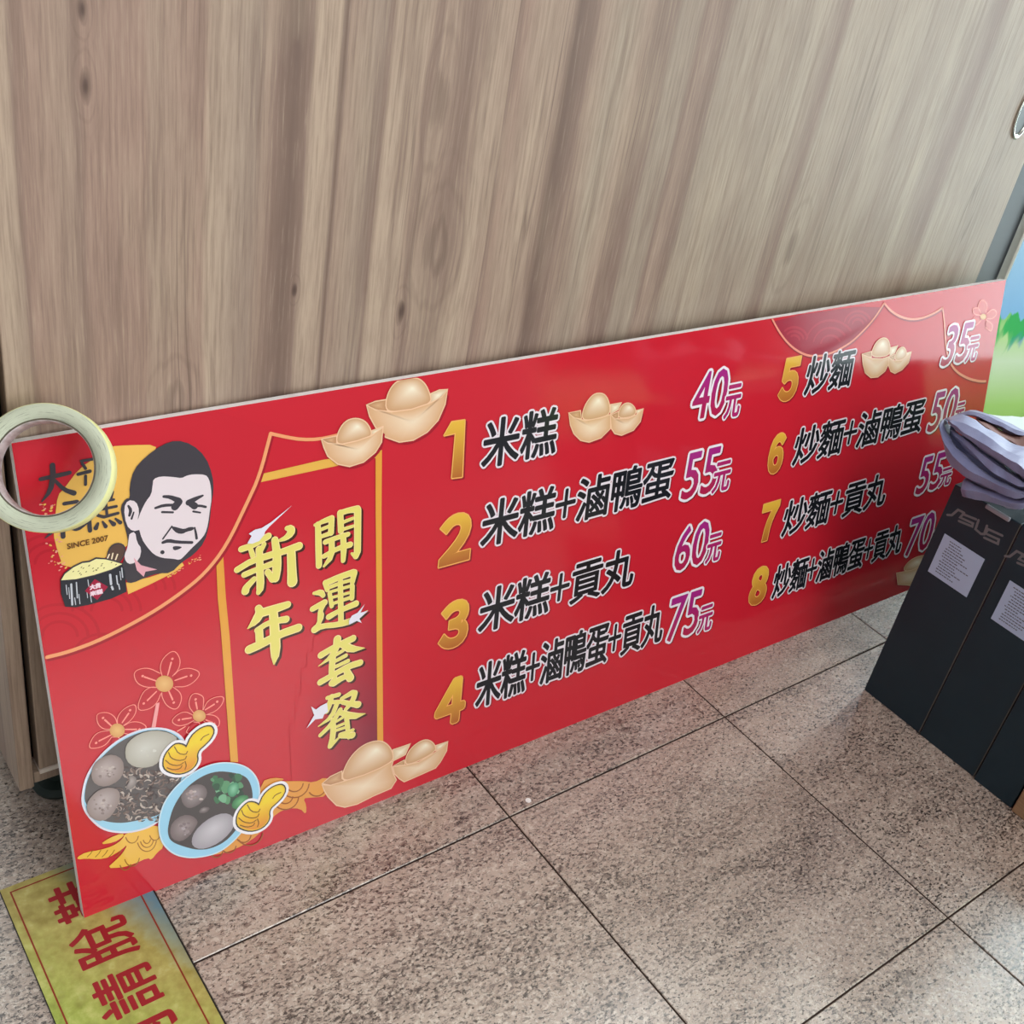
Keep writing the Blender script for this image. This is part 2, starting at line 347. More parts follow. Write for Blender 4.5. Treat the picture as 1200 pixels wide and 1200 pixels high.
# levelling feet
def foot(x, y):
    bm = bmesh.new(); N = 20
    prof = [(0.0, 0.0005), (0.021, 0.0005), (0.022, 0.004), (0.017, 0.008), (0.0085, 0.011), (0.0085, 0.030), (0.013, 0.031), (0.013, 0.046), (0.022, 0.047), (0.022, 0.0518), (0.0, 0.0518)]
    rows = [[bm.verts.new((x + r * math.cos(2 * math.pi * i / N), y + r * math.sin(2 * math.pi * i / N), z)) for i in range(N)] for r, z in prof]
    for r0, r1 in zip(rows, rows[1:]):
        for i in range(N): bm.faces.new((r0[i], r0[(i + 1) % N], r1[(i + 1) % N], r1[i]))
    bmesh.ops.remove_doubles(bm, verts=bm.verts[:], dist=1e-6)
    for k in range(8):
        a = k * math.pi / 4; box(bm, (x + 0.0125 * math.cos(a) - 0.0015, y + 0.0125 * math.sin(a) - 0.0015, 0.032), (x + 0.0125 * math.cos(a) + 0.0015, y + 0.0125 * math.sin(a) + 0.0015, 0.046))
    bm.transform(CI); return bm_obj('levelling_foot', bm, PLASTIC, cab, False)
for x, y in ((-0.347, 0.232), (0.78, 0.232), (-0.347, 0.52), (0.78, 0.52)): foot(x, y)

# ---------------------------------------------------------------- the leaning menu board
BW, BH = 1.2042, 0.4069
BO = Vector((-0.37605, 0.07985, 0.0)); PHI, LEAN = -0.0200, 0.2486
EX = Vector((math.cos(PHI), math.sin(PHI), 0)); NB = Vector((-math.sin(PHI), math.cos(PHI), 0))
EY = Vector((0, 0, 1)) * math.cos(LEAN) + NB * math.sin(LEAN); EN = EX.cross(EY)
BM4 = Matrix(((EX.x, EY.x, EN.x, BO.x), (EX.y, EY.y, EN.y, BO.y), (EX.z, EY.z, EN.z, BO.z), (0, 0, 0, 1)))
TH = 0.0090
board = tag(empty('menu_board', (0, 0, 0)), 'long glossy red menu board with black and gold lettering leaning on the oak cabinet', 'signboard')
board.matrix_world = BM4 @ Matrix.Translation((0, 0.0, 0))
bm = bmesh.new(); box(bm, (0, 0, -TH), (BW, BH, -0.0003)); tag(bm_obj('foam_panel', bm, FOAM, board), 'white foam core showing along the edges')
def uv(p):
    q = on_plane(p, BO, EN) - BO
    return (q.dot(EX), q.dot(EY))
RED = (200, 34, 50)
class Ink:
    """flat printed shapes, stacked a few hundredths of a millimetre apart"""
    def __init__(s, base=0.0): s.v = []; s.f = []; s.c = []; s.z = base
    def up(s): s.z += 0.000002
    def tri(s, pts, tris, cols):
        s.z += 0.000001
        k = len(s.v); s.v += [(p[0], p[1], s.z) for p in pts]
        for t_ in tris:
            s.f.append(tuple(k + i for i in t_)); s.c.append([cols[i] if isinstance(cols, list) else cols for i in t_])
    def poly(s, pts, col):
        s.up(); tr_ = tessellate_polygon([[Vector((p[0], p[1], 0)) for p in pts]]); s.tri(pts, tr_, col)
    def dilated(s, pts, col, d, n=16):
        s.up(); tr_ = tessellate_polygon([[Vector((p[0], p[1], 0)) for p in pts]])
        for k in range(n):
            a = 2 * math.pi * k / n; s.tri([(p[0] + d * math.cos(a), p[1] + d * math.sin(a)) for p in pts], tr_, col)
    def radial(s, pts, c, cin, cout, rings=5, ease=1.0):
        s.up(); n = len(pts); P = []; K = []
        for r in range(rings + 1):
            q = r / rings
            for p in pts: P.append((c[0] + (p[0] - c[0]) * q, c[1] + (p[1] - c[1]) * q)); K.append(mixc(cin, cout, q ** ease))
        T = []
        for r in range(rings):
            for i in range(n):
                a, b_, c_, d = r * n + i, r * n + (i + 1) % n, (r + 1) * n + (i + 1) % n, (r + 1) * n + i
                if r > 0: T.append((a, b_, c_))
                T.append((a, c_, d))
        s.tri(P, T, K)
    def stroke(s, pl, col, closed=False, cap=6, keep=False, solid=False):
        # pl: (x, y, width); a mitred ribbon with round ends, or with solid=True overlapping round-jointed pieces for broad brush strokes
        if not keep: s.up()
        n = len(pl)
        if solid:
            for i in range(n - 1):
                a, b_ = pl[i], pl[i + 1]; dx, dy = b_[0] - a[0], b_[1] - a[1]; L = math.hypot(dx, dy)
                if L < 1e-9: continue
                nx, ny = -dy / L, dx / L
                s.tri([(a[0] + nx * a[2] / 2, a[1] + ny * a[2] / 2), (a[0] - nx * a[2] / 2, a[1] - ny * a[2] / 2), (b_[0] - nx * b_[2] / 2, b_[1] - ny * b_[2] / 2), (b_[0] + nx * b_[2] / 2, b_[1] + ny * b_[2] / 2)], [(0, 1, 2), (0, 2, 3)], col)
            for p in pl:
                m = cap * 2; s.tri([(p[0] + p[2] / 2 * math.cos(2 * math.pi * k / m), p[1] + p[2] / 2 * math.sin(2 * math.pi * k / m)) for k in range(m)], [(0, k, k + 1) for k in range(1, m - 1)], col)
            return
        P, T, nr = [], [], []
        for i in range(n):
            a = pl[(i - 1) % n] if (closed or i > 0) else pl[i]; b_ = pl[(i + 1) % n] if (closed or i < n - 1) else pl[i]
            p = pl[i]
            def dr(u, v):
                dx, dy = v[0] - u[0], v[1] - u[1]; L = math.hypot(dx, dy); return (dx / L, dy / L) if L > 1e-9 else (0, 0)
            d1, d2 = dr(a, p), dr(p, b_); tx, ty = d1[0] + d2[0], d1[1] + d2[1]; L = math.hypot(tx, ty) or 1.0; tx, ty = tx / L, ty / L
            ref = d1 if (d1[0] or d1[1]) else d2
            m = min(1.6, 1.0 / max(0.3, abs(tx * ref[0] + ty * ref[1])))
            h = p[2] / 2 * m; P += [(p[0] - ty * h, p[1] + tx * h), (p[0] + ty * h, p[1] - tx * h)]; nr.append((tx, ty))
        for i in range(n if closed else n - 1):
            j = (i + 1) % n; T += [(2 * i, 2 * i + 1, 2 * j + 1), (2 * i, 2 * j + 1, 2 * j)]
        if not closed:
            for i, sg in ((0, -1), (n - 1, 1)):
                p = pl[i]; tx, ty = nr[i]; k0 = len(P)
                for q in range(cap + 1):
                    an = math.pi * q / cap; P.append((p[0] + p[2] / 2 * (-ty * math.cos(an) + sg * tx * math.sin(an)), p[1] + p[2] / 2 * (tx * math.cos(an) + sg * ty * math.sin(an))))
                T += [(k0, k0 + q, k0 + q + 1) for q in range(1, cap)]
        s.tri(P, T, col)
    def build(s, name, parent, mat=INK, clip=True):
        vv = s.v
        if clip: vv = [(min(max(x, 0.0004), BW - 0.0004), min(max(y, 0.0004), BH - 0.0004), z) for x, y, z in vv]
        o = mesh_obj(name, vv, s.f, mat, parent)
        ca = o.data.color_attributes.new('ink', 'FLOAT_COLOR', 'CORNER')
        flat = []
        for cs in s.c:
            for c in cs: flat.extend(lin(c))
        ca.data.foreach_set('color', flat)
        return o
def chaikin(pts, it=2, closed=True):
    for _ in range(it):
        q = []; n = len(pts)
        rng_ = range(n) if closed else range(n - 1)
        if not closed: q.append(pts[0])
        for i in rng_:
            a, b_ = pts[i], pts[(i + 1) % n]
            q.append(tuple(a[k] * 0.75 + b_[k] * 0.25 for k in range(len(a)))); q.append(tuple(a[k] * 0.25 + b_[k] * 0.75 for k in range(len(a))))
        if not closed: q.append(pts[-1])
        pts = q
    return pts
class Win:
    """a close-up of the photograph: its origin and magnification, to read traced points"""
    def __init__(s, x, y, k): s.x, s.y, s.k = x, y, k
    def px(s, p): return (s.x + p[0] / s.k, s.y + p[1] / s.k)
    def P(s, pts, sm=2): return chaikin([uv(s.px(p)) for p in pts], sm) if sm else [uv(s.px(p)) for p in pts]
    def one(s, p): return uv(s.px(p))
    def wd(s, p, w_):
        a, b_ = s.one(p), s.one((p[0] + w_, p[1])); c_ = s.one((p[0], p[1] + w_))
        return 0.5 * (math.hypot(a[0] - b_[0], a[1] - b_[1]) + math.hypot(a[0] - c_[0], a[1] - c_[1]))
    def S(s, pts, w_=None, sm=2):
        q = []
        for p in pts:
            a = s.one(p); q.append((a[0], a[1], s.wd(p, p[2] if len(p) > 2 else w_)))
        return chaikin(q, sm, False) if sm and len(q) > 2 else q
A = Win(0, 450, 4.0); FZ = Win(150, 500, 6.318); Z3 = Win(260, 420, 4.2857); POT = Win(40, 600, 10.0)
LB = Win(80, 840, 6.316); RB = Win(180, 840, 5.7143); FLW = Win(90, 750, 6.316); BI = Win(370, 850, 7.0588)
TI = Win(660, 440, 5.0); T5 = Win(880, 360, 6.0); TR = Win(880, 330, 3.75); Z5 = Win(500, 430, 2.6667); Z6 = Win(860, 330, 3.0769)
IMG = Win(0, 0, 1.0)

# red face
k = Ink(0.0); NXg, NYg = 24, 8
face = Ink(-0.00029)
face.tri([(0, 0), (BW, 0), (BW, BH), (0, BH)], [(0, 1, 2), (0, 2, 3)], RED)
face = face.build('printed_face', board, clip=False); face['label'] = 'glossy red printed face'
L0 = 0.00002
def LV(n): return L0 + n * 0.00012

# darker scale-pattern corners behind the curved lines
k = Ink(L0)
DR = (186, 30, 46)
curve1 = [(55, 770), (80, 764), (120, 749), (175, 720), (212, 695), (240, 672), (265, 640), (290, 588), (304, 557.5), (317, 508)]
curve1s = chaikin([uv(p) for p in curve1], 2, False)
k.poly(curve1s + [uv((317, 500)), uv((250, 480)), (0.0, BH - 0.002), (0.0, 0.25)], (198, 34, 50))
for cx_, cy_, r_ in ((70, 745, 46), (125, 715, 40), (165, 690, 40), (60, 660, 42), (120, 770, 34)):
    for f_ in (1.0, 0.72, 0.45):
        pts = [(cx_ + r_ * f_ * math.cos(a), cy_ - r_ * f_ * 0.8 * math.sin(a)) for a in [math.pi * j / 14 for j in range(15)]]
        q = [uv(p) for p in pts if (p[1] < 770 - max(0, p[0] - 55) * 0.33 - max(0, p[0] - 170) * 0.55)]
        if len(q) > 2: k.stroke([(x, y, 0.0022) for x, y in q], DR)
k.build('cloud_pattern', face)
k = Ink(L0)
reg = TR.P([(92, 162), (120, 215), (160, 270), (210, 310), (265, 332), (340, 325), (430, 275), (480, 230), (540, 165), (585, 95)], 1)
k.poly(reg, (160, 30, 56))
for cx_, cy_, r_ in ((190, 260, 60), (350, 280, 110), (470, 190, 60)):
    for f_ in (1.0, 0.7, 0.4):
        pts = [(cx_ + r_ * f_ * math.cos(a), cy_ - r_ * f_ * math.sin(a)) for a in [0.25 + (math.pi - 0.5) * j / 14 for j in range(15)]]
        q = [TR.one(p) for p in pts if p[1] < 335 - abs(p[0] - 300) * 0.75 and p[1] > 165 - (p[0] - 92) * 0.16]
        if len(q) > 2: k.stroke([(x, y, 0.0026) for x, y in q], (178, 44, 66))
k.build('cloud_pattern', face)

# printed dark corner inside the gold frame
k = Ink(LV(0.3)); k.up()
fa, fb, fc, fd = uv((258, 648)), uv((442, 532)), uv((445, 905)), uv((279, 948)); G = 22
pts = []; cols = []
for j in range(G + 1):
    for i in range(G + 1):
        s_, t_ = i / G, j / G
        top = (fa[0] + (fb[0] - fa[0]) * s_, fa[1] + (fb[1] - fa[1]) * s_); bot = (fd[0] + (fc[0] - fd[0]) * s_, fd[1] + (fc[1] - fd[1]) * s_)
        pts.append((top[0] + (bot[0] - top[0]) * t_, top[1] + (bot[1] - top[1]) * t_))
        d1 = (1 - s_) * 1.25; d2 = max(0, 0.93 - t_) * 1.35; dd = math.hypot(d1, d2)
        cols.append(mixc((118, 36, 58), RED, min(1, dd / 0.78) ** 0.8))
k.tri(pts, [tt for j in range(G) for i in range(G) for tt in ((j * (G + 1) + i, j * (G + 1) + i + 1, (j + 1) * (G + 1) + i + 1), (j * (G + 1) + i, (j + 1) * (G + 1) + i + 1, (j + 1) * (G + 1) + i)) if any(cols[v] != tuple(RED) and max(abs(cols[v][z_] - RED[z_]) for z_ in range(3)) > 0.01 for v in tt)], cols)
k.build('frame_ground', face)

# gold frame and curved gold lines
k = Ink(LV(1.4))
GO, PE = (226, 158, 62), (240, 160, 112)
k.poly([uv(p) for p in ((306, 555.5), (377, 539), (447.5, 527.5), (440, 536.5), (380, 549), (303, 565.5))], (228, 176, 80))
k.poly([uv(p) for p in ((440, 534), (447.5, 527), (447, 600), (447.5, 700), (449, 870), (442, 870), (441, 700), (440, 600))], GO)
k.poly([uv(p) for p in ((253, 652), (261, 643), (264.5, 700), (269, 745), (279, 893), (270, 893), (259, 742), (255, 700))], GO)
k.build('frame_line', face)
k = Ink(LV(1.8))
k.stroke([(x + 0.0012, y - 0.002, 0.0034) for x, y in curve1s], (160, 26, 42))
k.stroke([(x, y, 0.0030) for x, y in curve1s], PE)
k.build('curved_line', face)
k = Ink(LV(1.9))
c2 = chaikin([uv(p) for p in ((317, 508), (337, 512.5), (353, 515), (372, 514.8), (391, 511), (400, 508))], 1, False)
k.stroke([(x, y, 0.0028) for x, y in c2], PE)
k.build('curved_line', face)
for seg in ([(92, 162), (120, 215), (160, 270), (210, 310), (265, 330), (340, 322), (430, 275), (480, 230), (540, 165), (585, 95)],
            [(585, 95), (620, 135), (680, 165), (740, 165), (800, 142), (842, 115)],
            [(842, 115), (850, 180), (855, 280), (870, 350), (900, 395), (950, 425), (1000, 438), (1030, 438)]):
    k = Ink(LV(1.8)); q = TR.S(seg, 7.0, 2)
    k.stroke([(x + 0.001, y - 0.0018, w_ * 1.1) for x, y, w_ in q], (150, 34, 50)); k.stroke(q, (236, 150, 128)); k.build('curved_line', face)

# ---- flowers
def flower(win, petals, veins, dots, centre, rc, stem=None, base=LV(2.6), pc=(190, 28, 44)):
    k = Ink(base); LN = (250, 150, 138)
    if stem: k.poly(win.P(stem, 0), (244, 160, 160))
    for p in petals:
        k.poly(win.P(p, 2), pc)
    for p in petals: k.stroke(win.S(p, 6), LN, keep=False)
    for a, b_ in veins: k.stroke(win.S([(a[0], a[1], 9), (b_[0], b_[1], 12)], 9, 0), LN)
    for d in dots: q = win.one(d); k.stroke([(q[0], q[1], win.wd(d, 18)), (q[0] + 1e-5, q[1], win.wd(d, 18))], LN)
    q = [(centre[0] + rc * math.cos(a), centre[1] + rc * 0.92 * math.sin(a)) for a in [2 * math.pi * j / 20 for j in range(20)]]
    k.radial(win.P(q, 0), win.one(centre), (232, 184, 120), (216, 156, 92), 3)
    return k.build('flower_motif', face)
flower(FLW, [[(630, 262), (612, 200), (640, 125), (720, 68), (768, 140), (755, 215), (708, 265)], [(722, 255), (760, 215), (840, 204), (918, 238), (880, 300), (810, 345), (728, 345)],
             [(712, 348), (765, 385), (778, 440), (740, 520), (665, 490), (628, 420), (628, 388)], [(600, 350), (540, 345), (480, 390), (440, 522), (530, 515), (590, 470), (622, 395)],
             [(585, 350), (500, 348), (440, 315), (418, 248), (450, 215), (530, 203), (615, 245)]],
       [((672, 258), (697, 165)), ((725, 298), (812, 268)), ((680, 378), (708, 440)), ((588, 380), (522, 445)), ((588, 302), (500, 272))],
       [(706, 138), (845, 262), (716, 462), (494, 468), (486, 265)], (647, 322), 66, [(585, 470), (612, 460), (582, 645), (552, 645)])
flower(FLW, [[(250, 660), (200, 660), (160, 630), (145, 585), (150, 540), (230, 532), (285, 570), (298, 620)], [(300, 620), (298, 570), (340, 510), (432, 465), (442, 530), (400, 595), (345, 630)],
             [(350, 632), (400, 603), (470, 605), (525, 645), (470, 680), (400, 700), (352, 690)], [(245, 668), (170, 675), (120, 710), (80, 800), (150, 800), (215, 775), (258, 715)], [(262, 718), (320, 715), (320, 790), (245, 790)]],
       [((262, 640), (207, 590)), ((335, 610), (382, 542)), ((358, 660), (440, 660)), ((255, 700), (165, 745))], [(193, 575), (393, 518), (462, 660), (142, 760)], (298, 668), 56)
flower(FLW, [[(865, 540), (825, 490), (835, 420), (870, 388), (930, 410), (940, 440), (932, 515)], [(935, 515), (965, 450), (1020, 420), (1090, 415), (1080, 470), (1030, 525), (960, 552)],
             [(958, 550), (1020, 555), (1058, 590), (1050, 645), (990, 640), (940, 600)], [(860, 555), (800, 525), (740, 550), (695, 600), (740, 635), (800, 630), (865, 595)], [(865, 605), (920, 610), (880, 690), (800, 690), (830, 640)]],
       [((890, 510), (880, 460)), ((950, 515), (1015, 475)), ((955, 590), (1000, 610)), ((845, 575), (780, 585)), ((800, 640), (745, 672))], [(878, 438), (1038, 455), (1015, 618), (755, 590)], (905, 560), 48)
FR = Win(1060, 330, 7.06)
flower(FR, [[(630, 260), (600, 200), (640, 140), (690, 190), (670, 260)], [(675, 270), (730, 220), (770, 260), (730, 310), (680, 305)], [(670, 315), (730, 350), (720, 420), (670, 380)], [(635, 315), (590, 370), (550, 330), (580, 290)], [(625, 280), (570, 270), (560, 220), (610, 215)]],
       [], [], (650, 290), 26, base=LV(1.4), pc=(206, 70, 66))

# ---- gold scales
k = Ink(LV(3))
YA, BR = (238, 186, 76), (156, 98, 34)
k.poly(LB.P([(66, 1035), (130, 1000), (230, 985), (330, 955), (400, 905), (420, 860), (660, 780), (690, 900), (705, 965), (660, 1000), (612, 1060), (590, 1040), (480, 1090), (390, 1115), (285, 1118), (350, 1060), (400, 1010), (440, 940), (390, 985), (300, 1040), (220, 1053), (130, 1047), (70, 1055)], 1), YA)
k.poly(LB.P([(232, 945), (300, 895), (400, 858), (415, 880), (340, 928)], 1), YA)
for cx_, cy_, r_ in ((580, 900, 90), (580, 900, 62), (580, 900, 34), (470, 870, 60), (640, 860, 50), (470, 1030, 70), (420, 1080, 50)):
    k.stroke(LB.S([(cx_ + r_ * 0.8 * math.cos(a), cy_ + r_ * 1.05 * math.sin(a)) for a in [0.2 + 2.6 * j / 10 for j in range(11)]], 7, 0), BR)
for x in (140, 200, 250, 300, 350): k.stroke(LB.S([(x, 1035), (x + 25, 1010), (x + 40, 985)], 6, 0), BR)
k.build('scale_motif', face)
k = Ink(LV(3))
k.poly(RB.P([(720, 430), (800, 405), (880, 413), (850, 430), (900, 430), (1000, 428), (1070, 440), (1150, 400), (1180, 440), (1160, 532), (1050, 540), (1000, 545), (1022, 590), (1020, 655), (980, 612), (900, 612), (830, 640), (760, 710), (700, 790), (600, 860), (480, 910), (330, 935), (560, 780), (700, 600)], 1), (226, 154, 68))
for cx_, cy_, r_ in ((940, 440, 60), (940, 440, 100), (880, 530, 90), (880, 530, 50), (1090, 470, 60), (600, 790, 50), (640, 770, 90), (500, 860, 50), (420, 900, 40)):
    k.stroke(RB.S([(cx_ + r_ * math.cos(a), cy_ + r_ * math.sin(a)) for a in [0.1 + 2.4 * j / 10 for j in range(11)]], 8, 0), (150, 80, 30))
k.build('scale_motif', face)

# ---- gold ingots
IC = dict(hi=(248, 238, 216), mid=(214, 172, 132), lo=(184, 132, 92), rim=(236, 196, 160))
def ingot(k, win, hull, egg, left, right, hc, ec):
    def part(pts, c, cin, cout, e_=1.0, sm=0):
        P = win.P(pts, sm); k.radial(P, win.one(c), cin, cout, 5, e_)
        k.stroke([(x, y, 0.0011) for x, y in P], IC['rim'], True, 3)
    cen = lambda q: (sum(p[0] for p in q) / len(q), sum(p[1] for p in q) / len(q))
    if left: part(left, cen(left), IC['mid'], IC['lo'])
    if right: part(right, cen(right), IC['hi'], (216, 184, 146))
    part(egg, ec, IC['hi'], (204, 156, 114), 0.9, 2)
    part(hull, hc, (240, 218, 190), (216, 168, 126), 1.2)
def ingot_obj(base, shadow, *args):
    k = Ink(base)
    for a in args:
        if shadow:
            P = a[0].P(a[1], 1); k.poly([(x + 0.002, y - 0.003) for x, y in P], (160, 26, 42))
    for a in args: ingot(k, *a)
    o = k.build('gold_ingot', face); o['label'] = 'pale gold ingot picture'; return o
ingot_obj(LV(4), True, (Z3, [(725, 235), (770, 258), (850, 268), (950, 255), (1040, 225), (1100, 195), (1132, 158), (1120, 230), (1085, 310), (1030, 370), (960, 410), (890, 420), (820, 395), (770, 345), (740, 290)],
    [(820, 262), (825, 190), (860, 125), (915, 97), (980, 95), (1020, 125), (1045, 180), (1050, 222), (960, 258), (880, 268)], [(727, 232), (770, 215), (830, 205), (830, 265), (760, 258)], [(1045, 178), (1090, 158), (1132, 155), (1110, 200), (1045, 228)], (960, 320), (955, 150)))
ingot_obj(LV(5), True, (Z3, [(497, 405), (530, 425), (600, 430), (680, 412), (750, 387), (808, 345), (800, 420), (770, 470), (710, 520), (640, 542), (580, 530), (530, 490), (510, 445)],
    [(572, 428), (580, 370), (615, 315), (665, 297), (715, 310), (745, 350), (752, 392), (680, 414), (620, 430)], [(499, 404), (575, 388), (575, 428), (525, 426)], [(745, 365), (808, 340), (800, 370), (750, 396)], (690, 460), (680, 340)))
twinA = ((TI, [(30, 220), (60, 247), (130, 264), (220, 247), (275, 228), (275, 310), (220, 365), (150, 390), (100, 380), (60, 340), (40, 290)],
    [(105, 254), (120, 180), (165, 115), (205, 100), (245, 110), (270, 160), (272, 225), (230, 243), (150, 262)], [(30, 218), (100, 205), (105, 254), (60, 247)], [(275, 170), (340, 158), (320, 200), (275, 226)], (170, 310), (205, 145)),
    (TI, [(275, 230), (300, 255), (380, 250), (430, 228), (468, 195), (450, 270), (410, 320), (340, 350), (300, 340), (280, 310)], [(318, 252), (325, 200), (350, 165), (385, 158), (415, 180), (427, 218), (400, 242)], [(278, 230), (322, 210), (320, 252), (300, 252)], [(425, 205), (468, 193), (430, 228)], (370, 290), (385, 185)))
ingot_obj(LV(4), True, *twinA)
ingot_obj(LV(4), True, (T5, [(778, 330), (850, 360), (920, 362), (972, 345), (965, 400), (940, 450), (890, 490), (840, 495), (800, 460), (785, 400)], [(845, 345), (850, 300), (880, 240), (925, 210), (965, 225), (978, 280), (975, 330), (920, 350)], [(778, 328), (845, 310), (845, 350), (800, 345)], [(975, 285), (1030, 270), (1010, 320), (975, 342)], (880, 420), (925, 255)),
    (T5, [(965, 355), (1000, 377), (1060, 372), (1125, 318), (1105, 390), (1060, 440), (1010, 465), (980, 450), (965, 410)], [(1005, 370), (1020, 310), (1050, 280), (1075, 280), (1092, 310), (1090, 348), (1050, 374)], [(968, 352), (1008, 330), (1005, 372), (990, 370)], [(1090, 320), (1125, 312), (1092, 346)], (1035, 410), (1062, 310)))
ingot_obj(LV(4), False, (BI, [(50, 490), (120, 494), (240, 457), (400, 407), (540, 347), (640, 290), (625, 340), (640, 400), (665, 450), (620, 520), (480, 580), (340, 650), (240, 675), (170, 660), (100, 590), (70, 540)],
    [(215, 437), (230, 360), (290, 250), (380, 165), (480, 125), (560, 130), (615, 180), (638, 240), (637, 288), (550, 342), (430, 402), (300, 443), (250, 452)], [(50, 480), (120, 420), (215, 375), (215, 437), (240, 457), (120, 494)], [(635, 200), (780, 150), (740, 240), (638, 292)], (400, 500), (500, 200)),
    (BI, [(635, 340), (740, 327), (850, 302), (960, 237), (1040, 187), (1090, 135), (1080, 210), (1030, 300), (990, 350), (880, 400), (730, 465), (690, 440), (650, 400)], [(735, 323), (750, 240), (800, 170), (880, 118), (940, 118), (985, 160), (992, 207), (900, 267), (800, 312)], [(640, 332), (730, 285), (737, 325)], [(990, 165), (1090, 130), (1040, 187), (990, 208)], (850, 350), (910, 160)))
ingot_obj(LV(4), False, (Z6, [(585, 1050), (640, 1040), (700, 1015), (690, 1080), (640, 1095), (590, 1092)], [(605, 1045), (625, 1010), (660, 990), (700, 985), (710, 1020), (660, 1040)], None, None, (635, 1065), (660, 1010)))

# ---- bowls of food
def food(k, win, pts, c, hi, lo): k.radial(win.P(pts, 1), win.one(c), hi, lo, 5, 1.2)
k = Ink(LV(4))
bo = [(100, 590), (130, 440), (220, 300), (340, 190), (460, 120), (600, 80), (740, 88), (850, 150), (900, 300), (860, 500), (760, 700), (680, 760), (600, 815), (480, 850), (370, 855), (250, 830), (160, 750), (110, 670)]
P = LB.P(bo, 2); k.poly(P, (160, 210, 236)); k.stroke([(x, y, 0.0016) for x, y in P], (226, 222, 236), True)
k.poly(LB.P([(112, 600), (140, 450), (225, 315), (345, 205), (465, 135), (600, 92), (740, 100), (850, 180), (860, 400), (780, 600), (690, 715), (600, 745), (500, 768), (400, 785), (300, 778), (200, 750), (140, 660)], 2), (92, 86, 86))
rg = random.Random(5)
for _ in range(230):
    x, y = rg.uniform(330, 780), rg.uniform(380, 765)
    if (y > 560 and x > 745) or (x < 410 and y < 540): continue
    a = rg.uniform(0, 6.28); r_ = rg.uniform(14, 40); wd_ = rg.uniform(6, 15); c = rg.choice([(138, 120, 112), (172, 156, 148), (96, 80, 76), (72, 62, 62), (84, 72, 70), (152, 132, 124), (192, 178, 168), (118, 100, 94)])
    q = [(x + r_ * math.cos(a + j * 0.5), y + r_ * 0.8 * math.sin(a + j * 0.5), wd_ * (0.5 if j in (0, 4) else 1.0)) for j in range(5)]
    if max(p[1] for p in q) > 775: continue
    k.stroke(LB.S(q, 8, 0), c, cap=3)
food(k, LB, [(450, 470), (440, 440), (470, 425), (505, 450), (500, 500), (450, 540), (420, 520)], (465, 470), (170, 160, 156), (128, 118, 116))
food(k, LB, [(415, 240), (440, 180), (520, 120), (640, 92), (760, 118), (810, 160), (760, 220), (690, 300), (640, 355), (560, 375), (480, 365), (425, 320)], (560, 230), (206, 204, 196), (176, 170, 158))
food(k, LB, [(162, 440), (180, 350), (250, 290), (330, 270), (400, 310), (412, 400), (370, 470), (280, 515), (200, 500)], (270, 380), (188, 172, 170), (140, 124, 120))
food(k, LB, [(130, 640), (170, 580), (230, 530), (310, 515), (375, 540), (382, 600), (350, 680), (290, 755), (210, 770), (140, 720)], (250, 620), (188, 174, 174), (146, 130, 126))
def blotch(win, cx_, cy_, rx_, ry_, n_, cols):
    for _ in range(n_):
        a = rg.uniform(0, 6.28); q = rg.uniform(0, 0.75); x, y = cx_ + rx_ * q * math.cos(a), cy_ + ry_ * q * math.sin(a); r_ = rg.uniform(5, 18)
        k.poly(win.P([(x + r_ * math.cos(j * 1.05) * rg.uniform(0.6, 1.2), y + r_ * 0.7 * math.sin(j * 1.05) * rg.uniform(0.6, 1.2)) for j in range(6)], 1), rg.choice(cols))
BL = [(176, 158, 156), (150, 134, 132), (192, 178, 174), (140, 124, 122)]
blotch(LB, 285, 395, 105, 95, 22, BL); blotch(LB, 255, 650, 105, 105, 26, BL); blotch(LB, 560, 250, 120, 90, 5, [(212, 210, 202), (200, 197, 186)])
k.build('food_bowl', face)
k = Ink(LV(11))
P = RB.P([(30, 690), (60, 580), (120, 490), (200, 410), (310, 340), (420, 303), (530, 303), (620, 330), (680, 390), (705, 460), (705, 540), (650, 660), (600, 750), (520, 840), (430, 905), (330, 932), (230, 940), (130, 915), (60, 850), (35, 780)], 2)
k.poly(P, (154, 208, 236)); k.stroke([(x, y, 0.0012) for x, y in P], (206, 226, 240), True)
k.poly(RB.P([(100, 690), (130, 590), (210, 470), (320, 390), (420, 358), (520, 365), (610, 390), (645, 440), (662, 520), (650, 600), (560, 740), (480, 830), (380, 878), (290, 887), (200, 865), (110, 830), (88, 770)], 2), (72, 66, 66))
for _ in range(34):
    x, y = rg.uniform(390, 600), rg.uniform(390, 560); r_ = rg.uniform(14, 34); a = rg.uniform(0, 3.1)
    c = rg.choice([(46, 84, 62), (62, 116, 80), (92, 150, 108), (40, 68, 54), (120, 178, 140)])
    k.poly(RB.P([(x + r_ * math.cos(a + j) * (1.2 if j % 2 else 0.7), y + r_ * math.sin(a + j)) for j in range(6)], 1), c)
food(k, RB, [(485, 480), (510, 440), (560, 430), (570, 480), (540, 530), (500, 530)], (530, 475), (138, 200, 164), (70, 140, 104))
food(k, RB, [(515, 600), (530, 550), (590, 515), (635, 525), (620, 570), (560, 620)], (580, 560), (110, 176, 120), (56, 120, 76))
food(k, RB, [(290, 640), (320, 595), (380, 600), (350, 640)], (330, 615), (150, 140, 140), (90, 80, 80))
food(k, RB, [(176, 520), (210, 475), (270, 445), (330, 450), (357, 490), (345, 540), (290, 590), (230, 610), (190, 580)], (270, 510), (160, 148, 152), (108, 96, 96))
food(k, RB, [(103, 760), (120, 700), (190, 650), (255, 655), (292, 690), (285, 720), (240, 790), (180, 832), (120, 815)], (200, 730), (158, 144, 146), (112, 98, 98))
